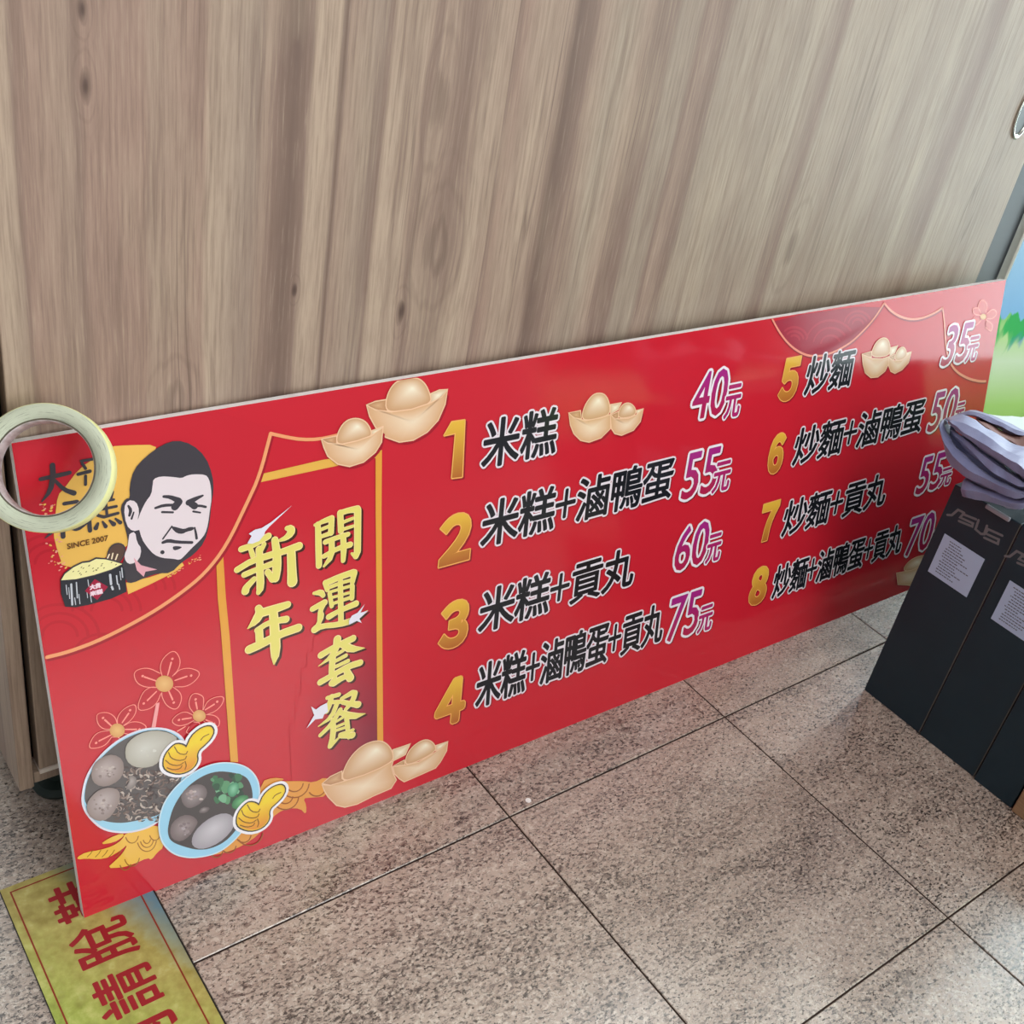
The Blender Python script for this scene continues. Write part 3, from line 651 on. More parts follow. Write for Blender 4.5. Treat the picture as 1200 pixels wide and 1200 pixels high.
blotch(RB, 265, 530, 75, 65, 14, BL); blotch(RB, 195, 745, 75, 75, 18, [(150, 136, 138), (128, 114, 116), (172, 160, 162)])
food(k, RB, [(248, 820), (270, 760), (340, 690), (430, 643), (500, 640), (540, 680), (530, 740), (470, 810), (390, 862), (310, 882), (258, 862)], (400, 740), (202, 198, 204), (160, 154, 162))
k.build('food_bowl', face)
def thumb(dx, dy, s_, base):
    def T(p): return (dx + (p[0] - 385) * s_, dy + (p[1] - 70) * s_) + tuple(p[2:])
    H = [(378, 64), (392, 95), (370, 140), (330, 180), (292, 212), (277, 250), (282, 290), (258, 330), (215, 358), (160, 370), (100, 355), (70, 330), (68, 285), (80, 250), (97, 225), (125, 195), (150, 180), (192, 188), (213, 210), (225, 190), (250, 130), (300, 84), (345, 64)]
    P = RB.P([T(p) for p in H], 1); k = Ink(base); u1 = RB.wd((300, 300), 1.0)
    k.dilated(P, (240, 236, 242), 33 * u1, 20); k.dilated(P, (50, 46, 38), 15 * u1, 16); k.dilated(P, (234, 190, 46), 6 * u1, 12)
    k.up(); tr_ = tessellate_polygon([[Vector((p[0], p[1], 0)) for p in P]]); ymin = min(p[1] for p in P); ymax = max(p[1] for p in P); xmin = min(p[0] for p in P)
    k.tri(P, tr_, [mixc((226, 142, 46), (240, 208, 44), (p[1] - ymin) / (ymax - ymin) * 1.5) for p in P])
    for st in ([(135, 195), (160, 240), (210, 248), (222, 225)], [(95, 232), (110, 270), (160, 288), (205, 280), (215, 258)], [(75, 285), (110, 315), (165, 322), (195, 300)], [(85, 335), (130, 350), (175, 340), (185, 320)], [(205, 292), (215, 320), (205, 345)], [(310, 150), (330, 125), (365, 110)]):
        k.stroke(RB.S([T(p) for p in st], 6.5, 1), (122, 80, 20), cap=4)
    return k.build('thumbs_up_icon', face)
thumb(385, 70, 1.0, LV(13.5)); thumb(865, 462, 0.97, LV(13.5))

# ---- brush title, each character its own print
def brush(win, strokes, base):
    k = Ink(base); SS = [win.S(s_, 70, 1) for s_ in strokes]
    for S in SS:
        k.stroke([(x + 0.0020, y - 0.0021, w_ * 1.12) for x, y, w_ in S], (62, 30, 16), keep=True, solid=True)
    k.up()
    for S in SS: k.stroke([(x, y, w_ * 1.12) for x, y, w_ in S], (250, 226, 160), keep=True, solid=True)
    k.up()
    for S in SS: k.stroke([(x, y, w_ * 0.88) for x, y, w_ in S], (230, 218, 116), keep=True, solid=True)
    return k.build('title_character', face)
TB = LV(3)
brush(Win(270, 590, 12), [[(150, 640, 80), (300, 590, 80), (530, 455, 85)], [(380, 430, 60), (420, 500, 70)], [(280, 640, 60), (310, 730, 70)], [(470, 570, 60), (400, 700, 70)], [(90, 930, 80), (300, 800, 80), (600, 710, 90)], [(190, 1000, 75), (380, 920, 70), (600, 840, 80)],
    [(400, 640, 90), (410, 900, 95), (420, 1180, 100), (390, 1250, 60)], [(330, 1060, 70), (215, 1180, 90), (205, 1230, 100)], [(520, 960, 80), (590, 1060, 90)], [(790, 345, 60), (850, 350, 100), (850, 410, 100), (780, 480, 70), (690, 515, 40)], [(620, 510, 90), (650, 700, 105), (650, 900, 115), (630, 1050, 100)], [(680, 690, 80), (830, 640, 90), (960, 595, 100)], [(850, 690, 110), (860, 950, 115), (865, 1100, 130)]], TB)
brush(Win(280, 690, 12), [[(270, 270, 90), (300, 330, 120), (230, 450, 110), (120, 555, 15)], [(330, 330, 110), (500, 280, 110), (680, 220, 90)], [(250, 580, 70), (400, 480, 70), (560, 440, 80), (660, 425, 90)], [(280, 590, 100), (290, 760, 100)], [(140, 850, 110), (300, 780, 110), (560, 640, 100), (830, 545, 105)], [(480, 330, 110), (500, 600, 125), (510, 900, 130), (490, 1050, 25)]], TB)
brush(Win(355, 585, 12), [[(205, 350, 70), (215, 600, 85), (220, 930, 80)], [(165, 360, 40), (300, 300, 65), (400, 265, 75)], [(400, 265, 75), (390, 470, 75)], [(260, 420, 45), (370, 375, 45)], [(260, 520, 50), (400, 470, 60)], [(520, 190, 80), (530, 440, 80)], [(520, 190, 70), (650, 150, 70), (760, 135, 90)], [(765, 150, 95), (765, 500, 90), (760, 810, 90), (680, 760, 30)], [(560, 320, 45), (700, 265, 40)], [(560, 420, 45), (700, 375, 40)],
    [(310, 600, 65), (480, 535, 60), (630, 490, 60)], [(290, 800, 60), (480, 690, 60), (660, 635, 75)], [(400, 580, 75), (400, 800, 80), (290, 940, 30)], [(560, 510, 75), (570, 700, 80), (560, 860, 60)]], TB)
brush(Win(355, 660, 12), [[(150, 420, 40), (250, 405, 80), (280, 450, 60)], [(130, 640, 70), (300, 550, 80)], [(290, 560, 70), (235, 680, 60), (250, 740, 90), (220, 850, 50), (160, 930, 90)], [(160, 930, 90), (260, 880, 65), (500, 860, 70), (700, 800, 80), (900, 665, 12)], [(310, 270, 70), (340, 370, 60)], [(320, 275, 80), (500, 195, 80), (700, 125, 80)], [(715, 130, 85), (690, 270, 60)], [(380, 330, 50), (540, 270, 45), (650, 240, 45)], [(370, 420, 55), (400, 600, 55)], [(690, 320, 60), (685, 490, 60)], [(380, 400, 36), (690, 310, 40)], [(400, 480, 36), (690, 400, 36)], [(400, 570, 40), (690, 470, 46)], [(360, 750, 75), (500, 670, 60), (740, 565, 80)], [(520, 190, 60), (525, 500, 70), (530, 800, 70)]], TB)
brush(Win(355, 735, 12), [[(250, 390, 85), (450, 270, 75), (700, 155, 85)], [(480, 165, 100), (470, 280, 90), (390, 420, 60), (215, 545, 10)], [(550, 230, 90), (670, 310, 100), (860, 290, 12)], [(420, 360, 80), (400, 600, 80), (400, 680, 70)], [(450, 390, 45), (560, 325, 45)], [(460, 470, 45), (600, 395, 50)], [(460, 550, 45), (630, 470, 50)], [(240, 770, 80), (450, 650, 70), (640, 545, 80), (800, 495, 80)], [(450, 700, 50), (385, 810, 90), (560, 700, 70), (630, 690, 60)], [(610, 610, 80), (660, 710, 100)]], TB)
brush(Win(355, 800, 12), [[(340, 210, 50), (500, 165, 55)], [(400, 190, 60), (370, 300, 75), (330, 400, 60)], [(420, 270, 50), (520, 265, 50)], [(480, 275, 60), (400, 480, 60), (215, 610, 15)], [(540, 220, 45), (735, 110, 75), (700, 250, 65), (600, 370, 50)], [(560, 270, 60), (640, 290, 60), (770, 305, 85)], [(520, 380, 60), (400, 580, 60), (240, 735, 50)], [(510, 410, 60), (700, 475, 95), (870, 432, 12)], [(420, 520, 65), (420, 750, 75), (375, 890, 60)], [(380, 895, 50), (500, 770, 28)], [(470, 540, 32), (590, 465, 36)], [(610, 500, 60), (625, 640, 60)], [(470, 615, 36), (600, 560, 36)], [(470, 665, 36), (610, 620, 36)], [(520, 730, 55), (700, 660, 40)], [(540, 745, 60), (690, 735, 80)], [(640, 770, 40), (700, 720, 60)]], TB)
SPK = (228, 224, 238)
for win_, pts_ in ((Win(270, 590, 12), [(250, 420), (340, 360), (430, 340), (560, 260), (860, 20), (540, 320), (480, 390), (470, 430), (400, 520), (300, 560), (230, 555), (290, 450)]),
                   (Win(355, 660, 12), [(640, 800), (680, 730), (760, 690), (860, 570), (800, 690), (910, 660), (785, 775), (820, 835), (750, 805), (640, 860)]),
                   (Win(355, 800, 12), [(105, 325), (175, 370), (240, 320), (330, 275), (345, 400), (290, 440), (270, 495), (165, 510), (40, 640), (150, 450)])):
    k = Ink(TB + 0.0007); k.poly(win_.P(pts_, 0), SPK); k.build('sparkle', face)

# ---- shop emblem with the portrait
k = Ink(LV(2.5))
INKD = (66, 62, 69); YEL = (236, 186, 92); SKN = (228, 214, 220)
k.poly(A.P([(270, 520), (300, 490), (370, 395), (470, 330), (515, 292), (600, 286), (735, 284), (720, 330), (680, 500), (640, 700), (600, 760), (500, 810), (450, 830), (300, 870), (268, 780), (248, 700), (258, 620)], 1), YEL)
k.poly(A.P([(590, 930), (700, 905), (760, 885), (850, 830), (862, 850), (820, 880), (700, 940), (600, 985)], 0), YEL)
for _ in range(60):
    x, y = rg.uniform(185, 265), rg.uniform(560, 880); q = A.one((x + (y - 600) * 0.16, y)); r_ = rg.uniform(0.0006, 0.0017)
    k.stroke([(q[0], q[1], r_), (q[0] + r_ * 0.6, q[1] + r_ * rg.uniform(-0.5, 0.5), r_ * 0.7)], rg.choice([(240, 170, 130), (236, 150, 140), YEL]), cap=3)
for _ in range(30):
    x = rg.uniform(780, 945); q = A.one((x, 895 - (x - 780) * 0.55 + rg.uniform(-10, 14))); r_ = rg.uniform(0.0005, 0.0013)
    k.stroke([(q[0], q[1], r_), (q[0] + r_, q[1], r_ * 0.6)], rg.choice([(240, 160, 130), YEL]), cap=3)
for st in ([(190, 445, 20), (260, 430, 22), (325, 415, 20)], [(245, 380, 26), (248, 430, 26), (235, 500, 24), (195, 550, 6)], [(255, 450, 16), (300, 495, 20), (345, 510, 26)], [(365, 422, 16), (420, 408, 18)], [(385, 372, 14), (400, 395, 14)], [(400, 430, 14), (400, 470, 14)],
           [(380, 360, 14), (440, 350, 14)], [(300, 560, 18), (360, 550, 18)]): k.stroke(A.S(st, 18, 1), INKD, solid=True)
for st in ([(330, 120, 50), (332, 200, 55), (337, 285, 55)], [(260, 150, 60), (210, 230, 45), (125, 305, 10)], [(380, 140, 40), (470, 195, 65), (540, 180, 50), (680, 55, 40)], [(640, -40, 45), (640, 80, 50), (652, 215, 50)], [(700, -60, 30), (760, 70, 40), (980, 10, 36)], [(745, 130, 30), (720, 185, 55)], [(800, 110, 24), (835, 165, 48)], [(880, 95, 24), (930, 140, 55)], [(950, 75, 24), (1005, 120, 48)],
           [(720, -20, 34), (960, -70, 34)], [(740, -110, 30), (930, -150, 30)], [(850, -220, 30), (835, -150, 30), (850, 30, 34)], [(780, -200, 26), (800, -150, 26)], [(920, -240, 26), (900, -160, 26)]): k.stroke(POT.S(st, 40, 1), INKD, solid=True)
# head and collar
k.poly(A.P([(585, 800), (600, 745), (590, 690), (570, 620), (563, 575), (588, 535), (608, 535), (605, 480), (625, 400), (680, 340), (755, 285), (825, 261), (900, 282), (962, 340), (995, 425), (1000, 500), (988, 570), (982, 650), (958, 740), (905, 800), (852, 832), (800, 885), (740, 885), (680, 905), (620, 932), (590, 928), (570, 850)], 1), INKD)
k.poly(FZ.P([(185, 385), (240, 365), (330, 370), (395, 380), (430, 360), (480, 350), (570, 352), (597, 385), (612, 450), (615, 540), (605, 600), (590, 720), (570, 790), (530, 840), (470, 895), (410, 960), (380, 985), (330, 975), (250, 970), (190, 945), (140, 890), (100, 830), (75, 740), (65, 700), (95, 620), (130, 550), (170, 500), (180, 430)], 1), SKN)
k.poly(A.P([(578, 580), (598, 542), (636, 548), (652, 592), (642, 640), (660, 680), (620, 690), (590, 660)], 1), SKN)
k.poly(A.P([(605, 700), (632, 690), (640, 740), (662, 770), (652, 822), (612, 845), (588, 832), (580, 800), (595, 770), (602, 720)], 1), SKN)
k.poly(A.P([(625, 812), (660, 848), (735, 868), (680, 878), (672, 902), (640, 872)], 0), (226, 166, 178))
for st in ([(600, 570, 10), (612, 590, 16), (605, 615, 12)], [(625, 600, 8), (615, 630, 10)]): k.stroke(A.S(st, 10, 1), INKD)
for st in ([(262, 515, 16), (310, 518, 22), (372, 545, 34)], [(375, 555, 40), (345, 590, 44)], [(200, 600, 14), (260, 580, 18), (325, 578, 16)], [(250, 630, 13), (330, 632, 12)], [(550, 508, 12), (500, 530, 24), (445, 560, 34)], [(455, 562, 34), (490, 585, 40)], [(480, 588, 16), (530, 582, 14), (572, 592, 14)], [(480, 625, 12), (532, 634, 10)],
           [(322, 735, 9), (290, 780, 9), (255, 828, 9)], [(490, 745, 9), (500, 790, 14), (505, 825, 14)], [(255, 855, 16), (295, 840, 22), (360, 852, 18), (470, 855, 16)], [(250, 926, 22), (253, 928, 22)]): k.stroke([(x, y, w_ * 1.3) for x, y, w_ in FZ.S(st, 14, 1)], INKD, solid=True)
k.poly(FZ.P([(315, 735), (345, 738), (385, 750), (415, 755), (450, 740), (488, 740), (480, 764), (430, 775), (400, 792), (360, 787), (330, 762)], 1), INKD)
k.poly(FZ.P([(325, 885), (360, 880), (402, 888), (370, 907), (335, 914)], 1), INKD)
# rice pot
k.poly(POT.P([(835, 560), (865, 430), (920, 368), (1000, 352), (1062, 390), (1070, 470), (1020, 570), (960, 600)], 1), INKD)
k.poly(POT.P([(850, 560), (880, 440), (925, 382), (1000, 366), (1048, 400), (1055, 470), (1010, 560), (960, 590)], 1), (92, 70, 62))
for a, b_ in (((852, 545), (876, 492)), ((904, 542), (918, 480)), ((950, 552), (972, 492))): k.stroke(POT.S([a, b_], 16, 0), (240, 220, 190))
k.poly(POT.P([(300, 800), (345, 712), (450, 628), (560, 575), (640, 565), (720, 525), (835, 535), (935, 560), (1045, 600), (1000, 700), (480, 800)], 0), INKD)
k.poly(POT.P([(305, 800), (480, 790), (700, 740), (900, 680), (1030, 610), (1060, 700), (1078, 930), (900, 1010), (650, 1080), (480, 1112), (360, 1105), (310, 950)], 0), (44, 46, 54))
k.poly(POT.P([(312, 795), (355, 722), (455, 645), (562, 593), (645, 583), (722, 545), (830, 551), (930, 575), (1028, 605), (900, 668), (700, 732), (480, 782)], 0), (240, 232, 168))
for _ in range(34):
    x, y = rg.uniform(380, 960), rg.uniform(590, 760)
    if y > 790 - (x - 312) * 0.24 or y < 720 - (x - 330) * 0.35: continue
    k.stroke(POT.S([(x, y), (x + 10, y - 8)], 9, 0), (110, 96, 60), cap=3)
for x, y0, y1, w_ in ((370, 850, 960, 10), (430, 840, 1080, 22), (490, 820, 1000, 14), (400, 880, 1010, 8), (470, 1000, 1080, 10), (520, 960, 1070, 9), (625, 790, 880, 9), (610, 900, 1000, 8), (655, 970, 1050, 9), (885, 730, 840, 26), (905, 870, 900, 24), (960, 740, 840, 14), (985, 840, 900, 12), (1020, 650, 760, 12), (1000, 690, 790, 8)):
    k.stroke(POT.S([(x, y0), (x + 12, y1)], w_, 0), (196, 200, 210), cap=4)
k.poly(POT.P([(705, 780), (860, 870), (735, 1025), (590, 920)], 0), (160, 30, 62))
EMB = k

# ---- lettering from type
_cache = {}
def glyphs(s_, res=3, off=0.0):
    if (s_, off) in _cache: return _cache[(s_, off)]
    cu = bpy.data.curves.new('type', 'FONT'); cu.body = s_; cu.resolution_u = res; cu.offset = off
    o = bpy.data.objects.new('type', cu); C.objects.link(o); bpy.context.view_layer.update()
    ev = o.evaluated_get(bpy.context.evaluated_depsgraph_get()); me = ev.to_mesh(); me.calc_loop_triangles()
    r = ([(v.co.x, v.co.y) for v in me.vertices], [tuple(t_.vertices) for t_ in me.loop_triangles])
    ev.to_mesh_clear(); bpy.data.objects.remove(o); bpy.data.curves.remove(cu)
    _cache[(s_, off)] = r; return r
def line_glyphs(s_):
    key = ('line', s_)
    if key in _cache: return _cache[key]
    P, T, x = [], [], 0.0
    for ch in s_:
        if ch == '+':
            q, t_ = glyphs('＋'); xa, xb = min(p[0] for p in q), max(p[0] for p in q); ya, yb = min(p[1] for p in q), max(p[1] for p in q)
            sc = 0.52 / (xb - xa); q = [(x + 0.03 + (p[0] - xa) * sc, 0.10 + (p[1] - ya) * sc * 1.15) for p in q]; adv = 0.58
        else: q, t_ = glyphs(ch); q = [(x + p[0], p[1]) for p in q]; adv = 0.97
        k = len(P); P += q; T += [tuple(k + i for i in tt) for tt in t_]; x += adv
    _cache[key] = (P, T); return P, T
def fitted(s_, u0, u1, v0, v1, shear, pad=0.0, off=0.0):
    pts, tris = line_glyphs(s_) if '+' in s_ else glyphs(s_, 4 if off else 3, off)
    q = [(x + shear * y, y) for x, y in pts]
    xa, xb = min(p[0] for p in q), max(p[0] for p in q); ya, yb = min(p[1] for p in q), max(p[1] for p in q)
    u0 += pad; u1 -= pad; v0 += pad; v1 -= pad
    return [(u0 + (x - xa) / (xb - xa) * (u1 - u0), v0 + (y - ya) / (yb - ya) * (v1 - v0)) for x, y in q], tris
def put(k, P, tris, d, col, n=10, off=(0, 0)):
    k.up()
    offs = [(0, 0)] if d <= 0 else [(d * math.cos(2 * math.pi * j / n), d * math.sin(2 * math.pi * j / n)) for j in range(n)] + ([(0, 0)] if d > 0.0011 else [])
    for ox, oy in offs:
        Q = [(x + ox + off[0], y + oy + off[1]) for x, y in P]
        k.tri(Q, tris, [col(p) for p in P] if callable(col) else col)
def box_of(win, L, R, B, T): return uv(win.px(L))[0], uv(win.px(R))[0], uv(win.px(B))[1], uv(win.px(T))[1]
TXT = LV(3)
def name_line(win, s_, L, R, B, T, shear=0.10):
    u0, u1, v0, v1 = box_of(win, L, R, B, T); k = Ink(TXT); bold, out = 0.0010, 0.0029
    P, tr_ = fitted(s_, u0, u1, v0, v1, shear, out)
    put(k, P, tr_, out, (150, 24, 40), 8, (0.0013, -0.0013)); put(k, P, tr_, out, (232, 222, 230), 12); put(k, P, tr_, bold, (28, 30, 36), 8)
    return k.build('item_name', face)
def number(win, s_, L, R, B, T, shear=0.12):
    u0, u1, v0, v1 = box_of(win, L, R, B, T); k = Ink(TXT); bold, out = 0.0, 0.0011
    if s_ == '1':
        P = [win.one(p) for p in ((54, 214), (78, 172), (118, 166), (110, 343), (78, 347), (90, 206))]; tr_ = tessellate_polygon([[Vector((p[0], p[1], 0)) for p in P]])
    elif s_ in '48':
        bold = 0.0030 if s_ == '8' else 0.0024; out = bold + 0.0010; P, tr_ = fitted(chr(ord(s_) + 0xFEE0), u0, u1, v0, v1, shear, out)
    else: P, tr_ = fitted(chr(ord(s_) + 0xFEE0), u0, u1, v0, v1, shear, out, 0.048)
    ya, yb = min(p[1] for p in P), max(p[1] for p in P)
    g = lambda p: mixc((176, 102, 46), (230, 184, 66), ((p[1] - ya) / (yb - ya)) ** 0.9)
    put(k, P, tr_, out, (146, 24, 38), 10, (0.0018, -0.0018)); put(k, P, tr_, out, (240, 176, 96), 14); put(k, P, tr_, bold, g, 12)
    return k.build('item_number', face)
def price(win, s_, L, R, B, T, yuan):
    k = Ink(TXT + 0.0001); u0, u1, v0, v1 = box_of(win, L, R, B, T)
    P, tr_ = fitted(s_, u0, u1, v0, v1, 0.17, 0.0030)
    y0, y1, w0, w1 = box_of(win, *yuan); Q, tq = fitted('元', y0, y1, w0, w1, 0.14, 0.0024)
    ya, yb = min(p[1] for p in P), max(p[1] for p in P); g = lambda p: mixc((176, 34, 74), (164, 40, 128), ((p[1] - ya) / (yb - ya)) * 1.3 - 0.1)
    put(k, P, tr_, 0.0036, (110, 22, 38), 8, (0.0014, -0.0014)); put(k, P, tr_, 0.0036, (240, 230, 238), 14); put(k, P, tr_, 0.0018, (240, 230, 238), 8); put(k, P, tr_, 0.0007, g, 8)
    put(k, Q, tq, 0.0027, (110, 22, 38), 6, (0.001, -0.001)); put(k, Q, tq, 0.0027, (240, 230, 238), 12); put(k, Q, tq, 0.0009, (172, 38, 104), 6)
    return k.build('item_price', face)
number(Z5, '1', (52, 212), (122, 200), (95, 347), (110, 163)); number(Z5, '2', (33, 620), (140, 500), (80, 618), (95, 455))
number(Z5, '3', (33, 850), (133, 770), (75, 882), (90, 727)); number(Z5, '4', (22, 1095), (122, 1075), (95, 1112), (105, 963))
name_line(Z5, '米糕', (163, 320), (414, 200), (185, 325), (405, 116)); name_line(Z5, '米糕+滷鴨蛋', (160, 560), (777, 330), (185, 572), (765, 273))
name_line(Z5, '米糕+貢丸', (153, 825), (650, 650), (180, 837), (620, 560)); name_line(Z5, '米糕+滷鴨蛋+貢丸', (145, 1055), (740, 830), (165, 1073), (725, 733))
price(Z5, '40', (820, 165), (945, 60), (845, 172), (925, -2), ((922, 155), (988, 60), (940, 166), (980, 45)))
price(Z5, '55', (788, 400), (920, 300), (810, 420), (905, 243), ((885, 390), (955, 300), (910, 396), (945, 285)))
price(Z5, '60', (767, 630), (885, 540), (790, 642), (870, 475), ((865, 610), (925, 530), (885, 616), (915, 512)))
price(Z5, '75', (745, 850), (860, 760), (770, 860), (850, 690), ((840, 825), (898, 750), (865, 831), (890, 735)))
number(Z6, '5', (155, 420), (243, 290), (180, 435), (225, 268)); number(Z6, '6', (118, 680), (190, 560), (150, 693), (180, 540))
number(Z6, '7', (90, 930), (168, 800), (110, 938), (160, 785)); number(Z6, '8', (50, 1155), (126, 1050), (85, 1165), (100, 1025))
name_line(Z6, '炒麵', (245, 410), (441, 270), (262, 417), (430, 233)); name_line(Z6, '炒麵+滷鴨蛋', (203, 660), (692, 450), (222, 670), (680, 413))
name_line(Z6, '炒麵+貢丸', (165, 910), (553, 740), (185, 924), (540, 683)); name_line(Z6, '炒麵+滷鴨蛋+貢丸', (130, 1140), (609, 930), (150, 1147), (600, 868))
price(Z6, '35', (740, 295), (862, 190), (765, 309), (850, 138), ((828, 285), (885, 220), (850, 293), (880, 190)))
price(Z6, '50', (690, 540), (808, 440), (715, 546), (790, 378), ((788, 500), (836, 440), (805, 517), (830, 428)))
price(Z6, '55', (648, 765), (765, 650), (670, 771), (750, 610), ((733, 735), (787, 690), (750, 743), (782, 663)))
price(Z6, '70', (612, 985), (722, 890), (635, 991), (710, 826), ((702, 960), (758, 900), (720, 966), (752, 883)))
# small type of the emblem
def small(k, win, s_, L, R, B, T, col, d=0.0003, shear=0.05):
    u0, u1, v0, v1 = box_of(win, L, R, B, T); P, tr_ = fitted(s_, u0, u1, v0, v1, shear); put(k, P, tr_, d, col, 6)
small(EMB, POT, 'SINCE 2007', (383, 400), (862, 300), (400, 428), (850, 268), (110, 74, 40), 0.00018)
small(EMB, POT, '大貴', (648, 880), (772, 850), (665, 903), (765, 825), (240, 214, 226), 0.0004)
small(EMB, POT, '米糕', (650, 950), (795, 930), (665, 978), (785, 898), (240, 214, 226), 0.0004)
EMB.build('shop_emblem', face)['label'] = 'yellow emblem with black and pale portrait and rice pot'

# ---------------------------------------------------------------- roll of masking tape hooked on the board's corner
TAPE, t, b = newmat('masking_tape_side', 0.6, 0.3)
s3 = node(t, 'ShaderNodeSeparateXYZ'); co = t.nodes.new('ShaderNodeTexCoord').outputs['Object']; t.links.new(co, s3.inputs[0])
rad = mathn(t, 'SQRT', mathn(t, 'ADD', mathn(t, 'POWER', s3.outputs[0], 2.0), mathn(t, 'POWER', s3.outputs[1], 2.0)))
cb = node(t, 'ShaderNodeCombineXYZ'); t.links.new(rad, cb.inputs[0])
ang = mathn(t, 'ARCTAN2', s3.outputs[1], s3.outputs[0]); t.links.new(ang, cb.inputs[1])
nz = noise(t, mapping(t, (1500, 2.6, 1), src=cb.outputs[0]), 1.0, 3, 0.7)
cc = mixn(t, maprange(t, nz, 0.56, 0.68, 0.0, 0.8), lin((204, 212, 190)), lin((120, 128, 112)))
t.links.new(cc, b.inputs['Base Color'])
TAPERIM = newmat('pale_yellow_tape', 0.55, 0.35, (226, 226, 160))[0]
CORE, t, b = newmat('cardboard_core', 0.7, 0.2)
cn = ramp(t, noise(t, mapping(t, (60, 60, 20)), 3, 4), [(0.35, (186, 176, 176)), (0.65, (226, 218, 220))]); t.links.new(cn, b.inputs['Base Color'])
CORE_E = newmat('core_cut_edge', 0.8, 0.2, (104, 98, 84))[0]
corner = BO + EY * BH
vd = (CAM - corner).normalized()
camR, camU = ROT @ Vector((1, 0, 0)), ROT @ Vector((0, 1, 0))
ul = (-camR + camU * 0.35).normalized(); th = math.radians(15)
TAX = (vd * math.cos(th) + ul * math.sin(th)).normalized()
TW = 0.020
back_pt = corner + EN * 0.0015 - EX * 0.001 + EY * 0.001
fc_pt = on_plane((51.5, 548), back_pt + TAX * TW, TAX)
tl = empty('tape_roll', fc_pt - TAX * TW)
zq = TAX; xq = (EX - zq * EX.dot(zq)).normalized(); yq = zq.cross(xq)
tl.rotation_euler = Matrix((xq, yq, zq)).transposed().to_euler()
tag(tl, 'roll of pale yellow masking tape hooked on the upper left corner of the red board', 'tape')
fd = (CAM - fc_pt).length; pxm = fd / F_PX
RI, RO, RC = 51.5 * pxm, 70.5 * pxm, 53.8 * pxm
def ring(name, prof, mats, parent, N=96):
    bm = bmesh.new(); rows = [[bm.verts.new((r * math.cos(2 * math.pi * i / N), r * math.sin(2 * math.pi * i / N), z)) for i in range(N)] for r, z, _ in prof]
    n = len(prof)
    for j in range(n):
        r0, r1 = rows[j], rows[(j + 1) % n]
        for i in range(N):
            f = bm.faces.new((r0[i], r0[(i + 1) % N], r1[(i + 1) % N], r1[i])); f.material_index = prof[j][2]; f.smooth = True
    return bm_obj(name, bm, mats, parent, False)
ring('tape_winding', [(RC, 0.0, 0), (RO - 0.0004, 0.0, 1), (RO, 0.0004, 1), (RO, TW - 0.0004, 1), (RO - 0.0004, TW, 0), (RC, TW, 0)], [TAPE, TAPERIM], tl)
cr_o = ring('core', [(RI, 0.0004, 1), (RC, 0.0004, 0), (RC, TW - 0.0003, 1), (RI + 0.0003, TW - 0.0003, 0), (RI, TW - 0.0008, 0)], [CORE, CORE_E], tl)
cr_o['label'] = 'grey cardboard core'

# ---------------------------------------------------------------- floor mat with red lettering
MX0, MX1, MY0, MY1, MZ = -0.4245, -0.3192, -0.26, 0.1385, 0.0016
MATT, t, b = newmat('printed_floor_mat', 0.42, 0.35)
co = t.nodes.new('ShaderNodeTexCoord').outputs['Object']; s3 = node(t, 'ShaderNodeSeparateXYZ'); t.links.new(co, s3.inputs[0])
n1 = noise(t, mapping(t, (1, 1, 1), src=co), 85, 4, 0.6)
green = ramp(t, n1, [(0.32, (92, 138, 40)), (0.5, (146, 176, 68)), (0.68, (196, 204, 122))])
n2 = noise(t, mapping(t, (1, 1, 1), (2, 5, 0), src=co), 90, 3, 0.6)
olive = ramp(t, n2, [(0.3, (150, 134, 68)), (0.6, (176, 162, 92)), (0.8, (194, 186, 124))])
gl = mathn(t, 'ADD', mathn(t, 'MULTIPLY', s3.outputs[0], -9.0), mathn(t, 'MULTIPLY', s3.outputs[1], -7.0))
c = mixn(t, maprange(t, mathn(t, 'ADD', gl, mathn(t, 'MULTIPLY', n1, 0.8)), 0.1, 1.3), olive, green)
bl = mathn(t, 'ADD', mathn(t, 'MULTIPLY', s3.outputs[0], 19.0), mathn(t, 'MULTIPLY', s3.outputs[1], 8.0))
c = mixn(t, maprange(t, mathn(t, 'ADD', bl, mathn(t, 'MULTIPLY', n2, 0.5)), 1.05, 1.75, 0.0, 0.9), c, lin((84, 128, 150)))
t.links.new(c, b.inputs['Base Color'])
mat_o = empty('floor_mat', ((MX0 + MX1) / 2, 0.0, 0.0))
tag(mat_o, 'narrow green and blue floor mat with red lettering lying under the red board', 'mat')
MO = Vector(mat_o.location)
bm = bmesh.new(); box(bm, (MX0 - MO.x, MY0, 0.0001), (MX1 - MO.x, MY1, MZ)); bm_obj('mat_sheet', bm, MATT, mat_o)
BLK = newmat('mat_black_edge', 0.6, 0.3, (34, 28, 26))[0]
bm = bmesh.new(); box(bm, (MX1 - MO.x, MY0, 0.0001), (MX1 + 0.0012 - MO.x, MY1, MZ + 0.0001)); box(bm, (MX0 - 0.0006 - MO.x, MY0, 0.0001), (MX0 - MO.x, MY1, MZ)); bm_obj('mat_edge', bm, BLK, mat_o)
k = Ink(MZ + 0.00005); DRD = (150, 26, 34)
for pl in ([(-0.4178, MY0 + 0.01), (-0.4178, 0.1325), (-0.3292, 0.1325), (-0.3292, MY0 + 0.01)],): k.stroke([(x - MO.x, y, 0.0013) for x, y in pl], (136, 40, 22), cap=2)
k.build('border_line', mat_o, MATINK, False)
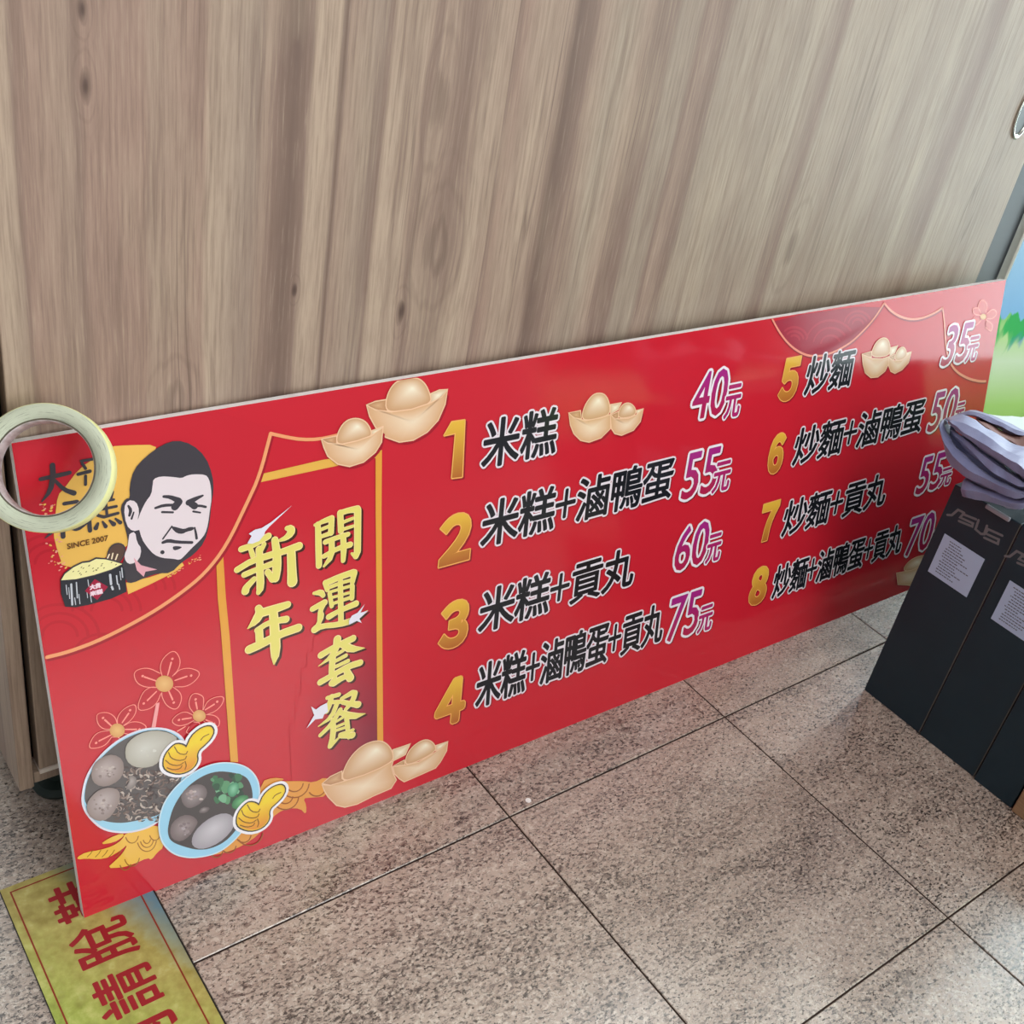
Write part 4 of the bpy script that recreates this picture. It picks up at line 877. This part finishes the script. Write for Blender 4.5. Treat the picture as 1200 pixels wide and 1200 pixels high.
for i, ch_ in enumerate('入內請脫鞋'):
    yc = 0.0018 + (i - 2) * 0.0495
    P, tr_ = fitted(ch_, yc - 0.0200, yc + 0.0200, 0.0, 0.0475, 0.0, 0.0008)
    k = Ink(MZ + 0.00005); put(k, [(-0.3473 - y - MO.x, x) for x, y in P], tr_, 0.0008, DRD, 10)
    k.build('mat_character', mat_o, MATINK, False)

# ---------------------------------------------------------------- upright dark cartons by the window
def logo(plane_x, y_off, z_off, parent, o):
    W7 = Win(1100, 580, 6.6667); k = Ink(0)
    def q(p, w_): a = on_plane(W7.px(p), (0.491, 0, 0), (1, 0, 0)); return (a.y + y_off, a.z + z_off, w_)
    for st in ([(68, 156), (102, 158), (152, 116), (200, 140)], [(292, 190), (190, 150), (168, 176), (268, 222), (262, 246), (158, 204)], [(312, 196), (288, 268), (330, 304), (356, 306), (378, 240)], [(498, 318), (388, 268), (364, 300), (470, 348), (462, 382), (356, 334)]):
        k.stroke([q(p, 0.0026) for p in st], (0, 0, 0), cap=4)
    vv = [(plane_x - z - 0.00005 - o.x, a - o.y, c_ - o.z) for a, c_, z in k.v]
    return mesh_obj('logo', vv, k.f, LOGOINK, parent)
def carton(name, x0, x1, y0, y1, h, label, group=None, lab=None, lg=None, edge=0):
    o = empty(name, ((x0 + x1) / 2, (y0 + y1) / 2, 0.0)); tag(o, label, 'box', group); L = Vector(o.location)
    bm = bmesh.new(); box(bm, (x0 - L.x, y0 - L.y, 0.0), (x1 - L.x, y1 - L.y, h), 0.0012); bm_obj('carton', bm, CARTON, o)
    if edge:
        ye = y0 - L.y
        bm = bmesh.new(); box(bm, (x0 - 0.0003 - L.x, ye - 0.0002, 0.001), (x0 + 0.0012 - L.x, ye + 0.0011, h)); bm_obj('worn_edge', bm, KRAFTEDGE, o)
    if lab:
        ya, yb, za, zb = lab; rr_ = random.Random(int(abs(ya) * 1e5))
        bm = bmesh.new(); box(bm, (x0 - 0.0004 - L.x, ya - L.y, za), (x0 - 0.0001 - L.x, yb - L.y, zb)); pl = bm_obj('paper_label', bm, LABELPAPER, o); pl['label'] = 'white square paper label'
        bm = bmesh.new()
        n = 13; lo_ = (0.0, 0.35)
        for r in range(n):
            z = zb - 0.004 - r * (zb - za - 0.007) / n; y = yb - 0.006 - rr_.uniform(0, 0.004); W_ = rr_.choice([0.016, 0.022, 0.030, 0.026, 0.018])
            if r in (0, 1): W_ = 0.014
            end = y - W_
            while y > end:
                d = rr_.uniform(0.0012, 0.0036); h_ = 0.0011
                box(bm, (x0 - 0.0005 - L.x, y - d - L.y, z - h_), (x0 - 0.00042 - L.x, y - L.y, z)); y -= d + 0.0007
        bm_obj('label_print', bm, TEXTINK, pl)
    if lg: logo(x0, lg[0], lg[1], o, L)
    return o
b1 = carton('laptop_carton', 0.491, 0.930, -0.1265, -0.0462, 0.2885, 'dark slate carton nearest the red board, standing upright with white label', 'upright dark cartons by the window', (-0.1085, -0.0583, 0.1835, 0.2335), (0, 0), 1)
L = Vector(b1.location)
bm = bmesh.new()
for p0, p1 in (((0.0,), (1.0,)),):
    a = on_plane((1157, 590), (0.489, 0, 0), (1, 0, 0)); b_ = on_plane((1188, 601), (0.489, 0, 0), (1, 0, 0))
    box(bm, (0.4865 - L.x, b_.y - L.y, a.z - 0.0050), (0.4905 - L.x, a.y - L.y, a.z), 0.0015)
bm_obj('carry_handle', bm, CLEARPL, b1)['label'] = 'milky plastic handle'
carton('laptop_carton', 0.490, 0.930, -0.2010, -0.1275, 0.2885, 'dark slate carton between two others, its label cut by the photo edge', 'upright dark cartons by the window', (-0.1920, -0.1412, 0.1795, 0.2295), (-0.0735, -0.004), 1)
b3 = carton('laptop_carton', 0.4875, 0.926, -0.2495, -0.2025, 0.2845, 'plain dark carton beside the brown cardboard box, no label showing', 'upright dark cartons by the window')
kb = empty('cardboard_box', (0.66, -0.32, 0.0)); tag(kb, 'low brown cardboard box standing at the right beside the dark cartons', 'box')
L = Vector(kb.location)
bm = bmesh.new(); box(bm, (0.485 - L.x, -0.390 - L.y, 0.0), (0.84 - L.x, -0.2515 - L.y, 0.085), 0.0015); bm_obj('box_body', bm, KRAFT, kb)
bm = bmesh.new(); box(bm, (0.4846 - L.x, -0.3900 - L.y, 0.0853), (0.84 - L.x, -0.3215 - L.y, 0.0880), 0.0008); bm_obj('top_flap', bm, KRAFT, kb)
bm = bmesh.new(); box(bm, (0.4846 - L.x, -0.3205 - L.y, 0.0853), (0.84 - L.x, -0.252 - L.y, 0.0880), 0.0008); bm_obj('top_flap', bm, KRAFT, kb)

# ---------------------------------------------------------------- folded lavender cloth on the cartons
W8 = Win(1080, 460, 7.5)
def resample(pl, n):
    d = [0.0]
    for a, b_ in zip(pl, pl[1:]): d.append(d[-1] + (Vector(b_) - Vector(a)).length)
    out_ = []
    for i in range(n):
        s_ = d[-1] * i / (n - 1); j = 0
        while j < len(d) - 2 and d[j + 1] < s_: j += 1
        t_ = (s_ - d[j]) / max(1e-9, d[j + 1] - d[j]); out_.append(Vector(pl[j]).lerp(Vector(pl[j + 1]), t_))
    return out_
def loft(name, lines, mat, parent, n=28, thick=0.0014, extend=0.05):
    rows = []
    for px_, xs in lines:
        m = len(px_); pts = []
        for i, p in enumerate(px_):
            x = xs[0] + (xs[1] - xs[0]) * i / (m - 1)
            a = on_plane(W8.px(p), (x, 0, 0), (1, 0, 0))
            if a.z < 0.292 and x > 0.4875: a = on_plane(W8.px(p), (0.4875, 0, 0), (1, 0, 0))
            pts.append(a)
        d = (pts[-1] - pts[-2]).normalized(); pts.append(pts[-1] + Vector((d.x * 0.3, -extend, d.z * 0.3)))
        rows.append(resample(chaikin([tuple(p) for p in pts], 1, False), n))
    from mathutils import noise as mn
    for j, r in enumerate(rows):
        for i, v in enumerate(r):
            if 1 < i < n - 2: r[i] = v + Vector((mn.noise(v * 70 + Vector((j * 1.7, 0, 0))) * 0.0030, 0, mn.noise(v * 55 + Vector((0, j * 2.3, 5))) * 0.0022))
    vv = [v for r in rows for v in r]; ff = []
    for j in range(len(rows) - 1):
        for i in range(n - 1): ff.append((j * n + i, j * n + i + 1, (j + 1) * n + i + 1, (j + 1) * n + i))
    L = Vector(parent.location); o = mesh_obj(name, [v - L for v in vv], ff, mat, parent, True)
    eset = {(j * n + i, j * n + i + 1) for j in range(len(rows)) for i in range(n - 1)}
    for e_ in o.data.edges:
        if tuple(sorted(e_.vertices)) in eset: e_.use_edge_sharp = True
    o.data.update()
    so = o.modifiers.new('t', 'SOLIDIFY'); so.thickness = thick; so.offset = 0.0
    return o
cl = empty('folded_cloth', (0.50, -0.12, 0.285)); tag(cl, 'bundle of folded lavender cloth lying on top of the dark cartons', 'cloth')
# (traced ridge or valley line, depth at its left and right end)
loft('upper_fold', [
    ([(250, 260), (340, 215), (430, 215), (540, 300), (640, 390), (760, 450), (900, 520)], (0.515, 0.530)),
    ([(210, 235), (300, 203), (385, 200), (500, 260), (600, 345), (760, 440), (900, 500)], (0.492, 0.505)),
    ([(225, 240), (300, 250), (390, 270), (500, 350), (620, 420), (760, 520), (900, 600)], (0.470, 0.480)),
    ([(235, 250), (310, 300), (400, 350), (520, 430), (640, 500), (760, 580), (900, 665)], (0.464, 0.470)),
    ([(245, 265), (330, 335), (420, 400), (540, 490), (660, 570), (780, 650), (900, 735)], (0.468, 0.474)),
    ([(250, 275), (330, 350), (420, 420), (540, 510), (660, 590), (780, 672), (900, 755)], (0.486, 0.492))], CLOTH, cl)
loft('middle_fold', [
    ([(262, 325), (360, 385), (460, 450), (560, 530), (680, 620), (780, 690), (900, 770)], (0.486, 0.492)),
    ([(262, 335), (350, 395), (450, 470), (540, 550), (640, 630), (760, 715), (900, 800)], (0.473, 0.476)),
    ([(268, 350), (340, 420), (430, 510), (520, 600), (620, 690), (690, 745), (780, 790), (900, 840)], (0.472, 0.474)),
    ([(265, 370), (330, 440), (420, 540), (510, 620), (610, 705), (690, 760), (780, 805), (900, 855)], (0.486, 0.490))], CLOTH, cl)
loft('outer_fold', [
    ([(215, 222), (235, 290), (262, 360), (330, 440), (420, 545), (520, 640), (640, 740), (780, 810), (900, 858)], (0.512, 0.512)),
    ([(180, 245), (205, 330), (245, 410), (310, 500), (400, 590), (520, 680), (640, 760), (780, 830), (900, 880)], (0.474, 0.480)),
    ([(150, 290), (185, 390), (230, 500), (290, 580), (390, 660), (510, 730), (640, 800), (780, 860), (900, 905)], (0.463, 0.470)),
    ([(155, 300), (195, 440), (245, 630), (300, 665), (400, 735), (520, 800), (640, 855), (780, 905), (900, 935)], (0.470, 0.474)),
    ([(165, 310), (205, 445), (255, 635), (310, 672), (410, 745), (520, 812), (640, 865), (780, 912), (900, 945)], (0.490, 0.490))], CLOTH, cl)
loft('inner_fold', [
    ([(255, 290), (340, 370), (440, 460), (540, 540), (660, 620), (780, 700), (900, 780)], (0.4875, 0.4875)),
    ([(240, 400), (320, 500), (420, 590), (520, 670), (640, 750), (780, 820), (900, 870)], (0.4840, 0.4870))], CLOTH, cl)
loft('lower_fold', [
    ([(390, 745), (440, 780), (540, 830), (650, 875), (780, 918), (900, 948)], (0.490, 0.490)),
    ([(365, 775), (430, 800), (540, 850), (650, 890), (780, 930), (900, 960)], (0.477, 0.480)),
    ([(345, 850), (420, 860), (540, 890), (650, 930), (780, 970), (900, 995)], (0.470, 0.474)),
    ([(360, 905), (420, 922), (540, 940), (650, 970), (780, 1005), (900, 1028)], (0.478, 0.480)),
    ([(375, 912), (430, 926), (540, 945), (650, 975), (780, 1008), (900, 1030)], (0.490, 0.490))], CLOTH, cl)
loft('back_fold', [
    ([(330, 185), (450, 158), (560, 190), (720, 250), (900, 340)], (0.560, 0.580)),
    ([(320, 190), (440, 166), (560, 205), (720, 275), (900, 365)], (0.545, 0.560)),
    ([(330, 200), (430, 182), (540, 225), (700, 310), (900, 390)], (0.540, 0.556)),
    ([(340, 205), (430, 190), (540, 235), (700, 320), (900, 400)], (0.552, 0.570))], CLOTH, cl)
st_ = loft('strap', [([(480, 225), (560, 255), (640, 300), (760, 360), (900, 395)], (0.560, 0.562)), ([(520, 280), (600, 330), (700, 400), (800, 450), (900, 505)], (0.520, 0.530))], STRAP, cl, thick=0.0015)
st_['label'] = 'brown strap'
lf = loft('pale_lining', [([(440, 162), (600, 203), (700, 212), (800, 218), (900, 222)], (0.600, 0.640)), ([(445, 166), (570, 205), (720, 262), (800, 305), (900, 352)], (0.570, 0.590))], PAPER, cl, thick=0.0015)
lf['label'] = 'pale bluish white lining'

# ---------------------------------------------------------------- white dot on the floor
q = on_plane((619, 938), (0, 0, 0), (0, 0, 1)); N = 24; bm = bmesh.new()
lo = [bm.verts.new((0.0030 * math.cos(2 * math.pi * i / N), 0.0030 * math.sin(2 * math.pi * i / N), 0.0)) for i in range(N)]
hi = [bm.verts.new((0.0027 * math.cos(2 * math.pi * i / N), 0.0027 * math.sin(2 * math.pi * i / N), 0.0005)) for i in range(N)]
for i in range(N): bm.faces.new((lo[i], lo[(i + 1) % N], hi[(i + 1) % N], hi[i]))
bm.faces.new(hi)
d = bm_obj('paper_dot', bm, newmat('white_dot', 0.6, 0.3, (240, 238, 236))[0]); d.location = (q.x, q.y, 0.0001)
tag(d, 'tiny round white paper dot on the floor tile near a grout crossing', 'paper')
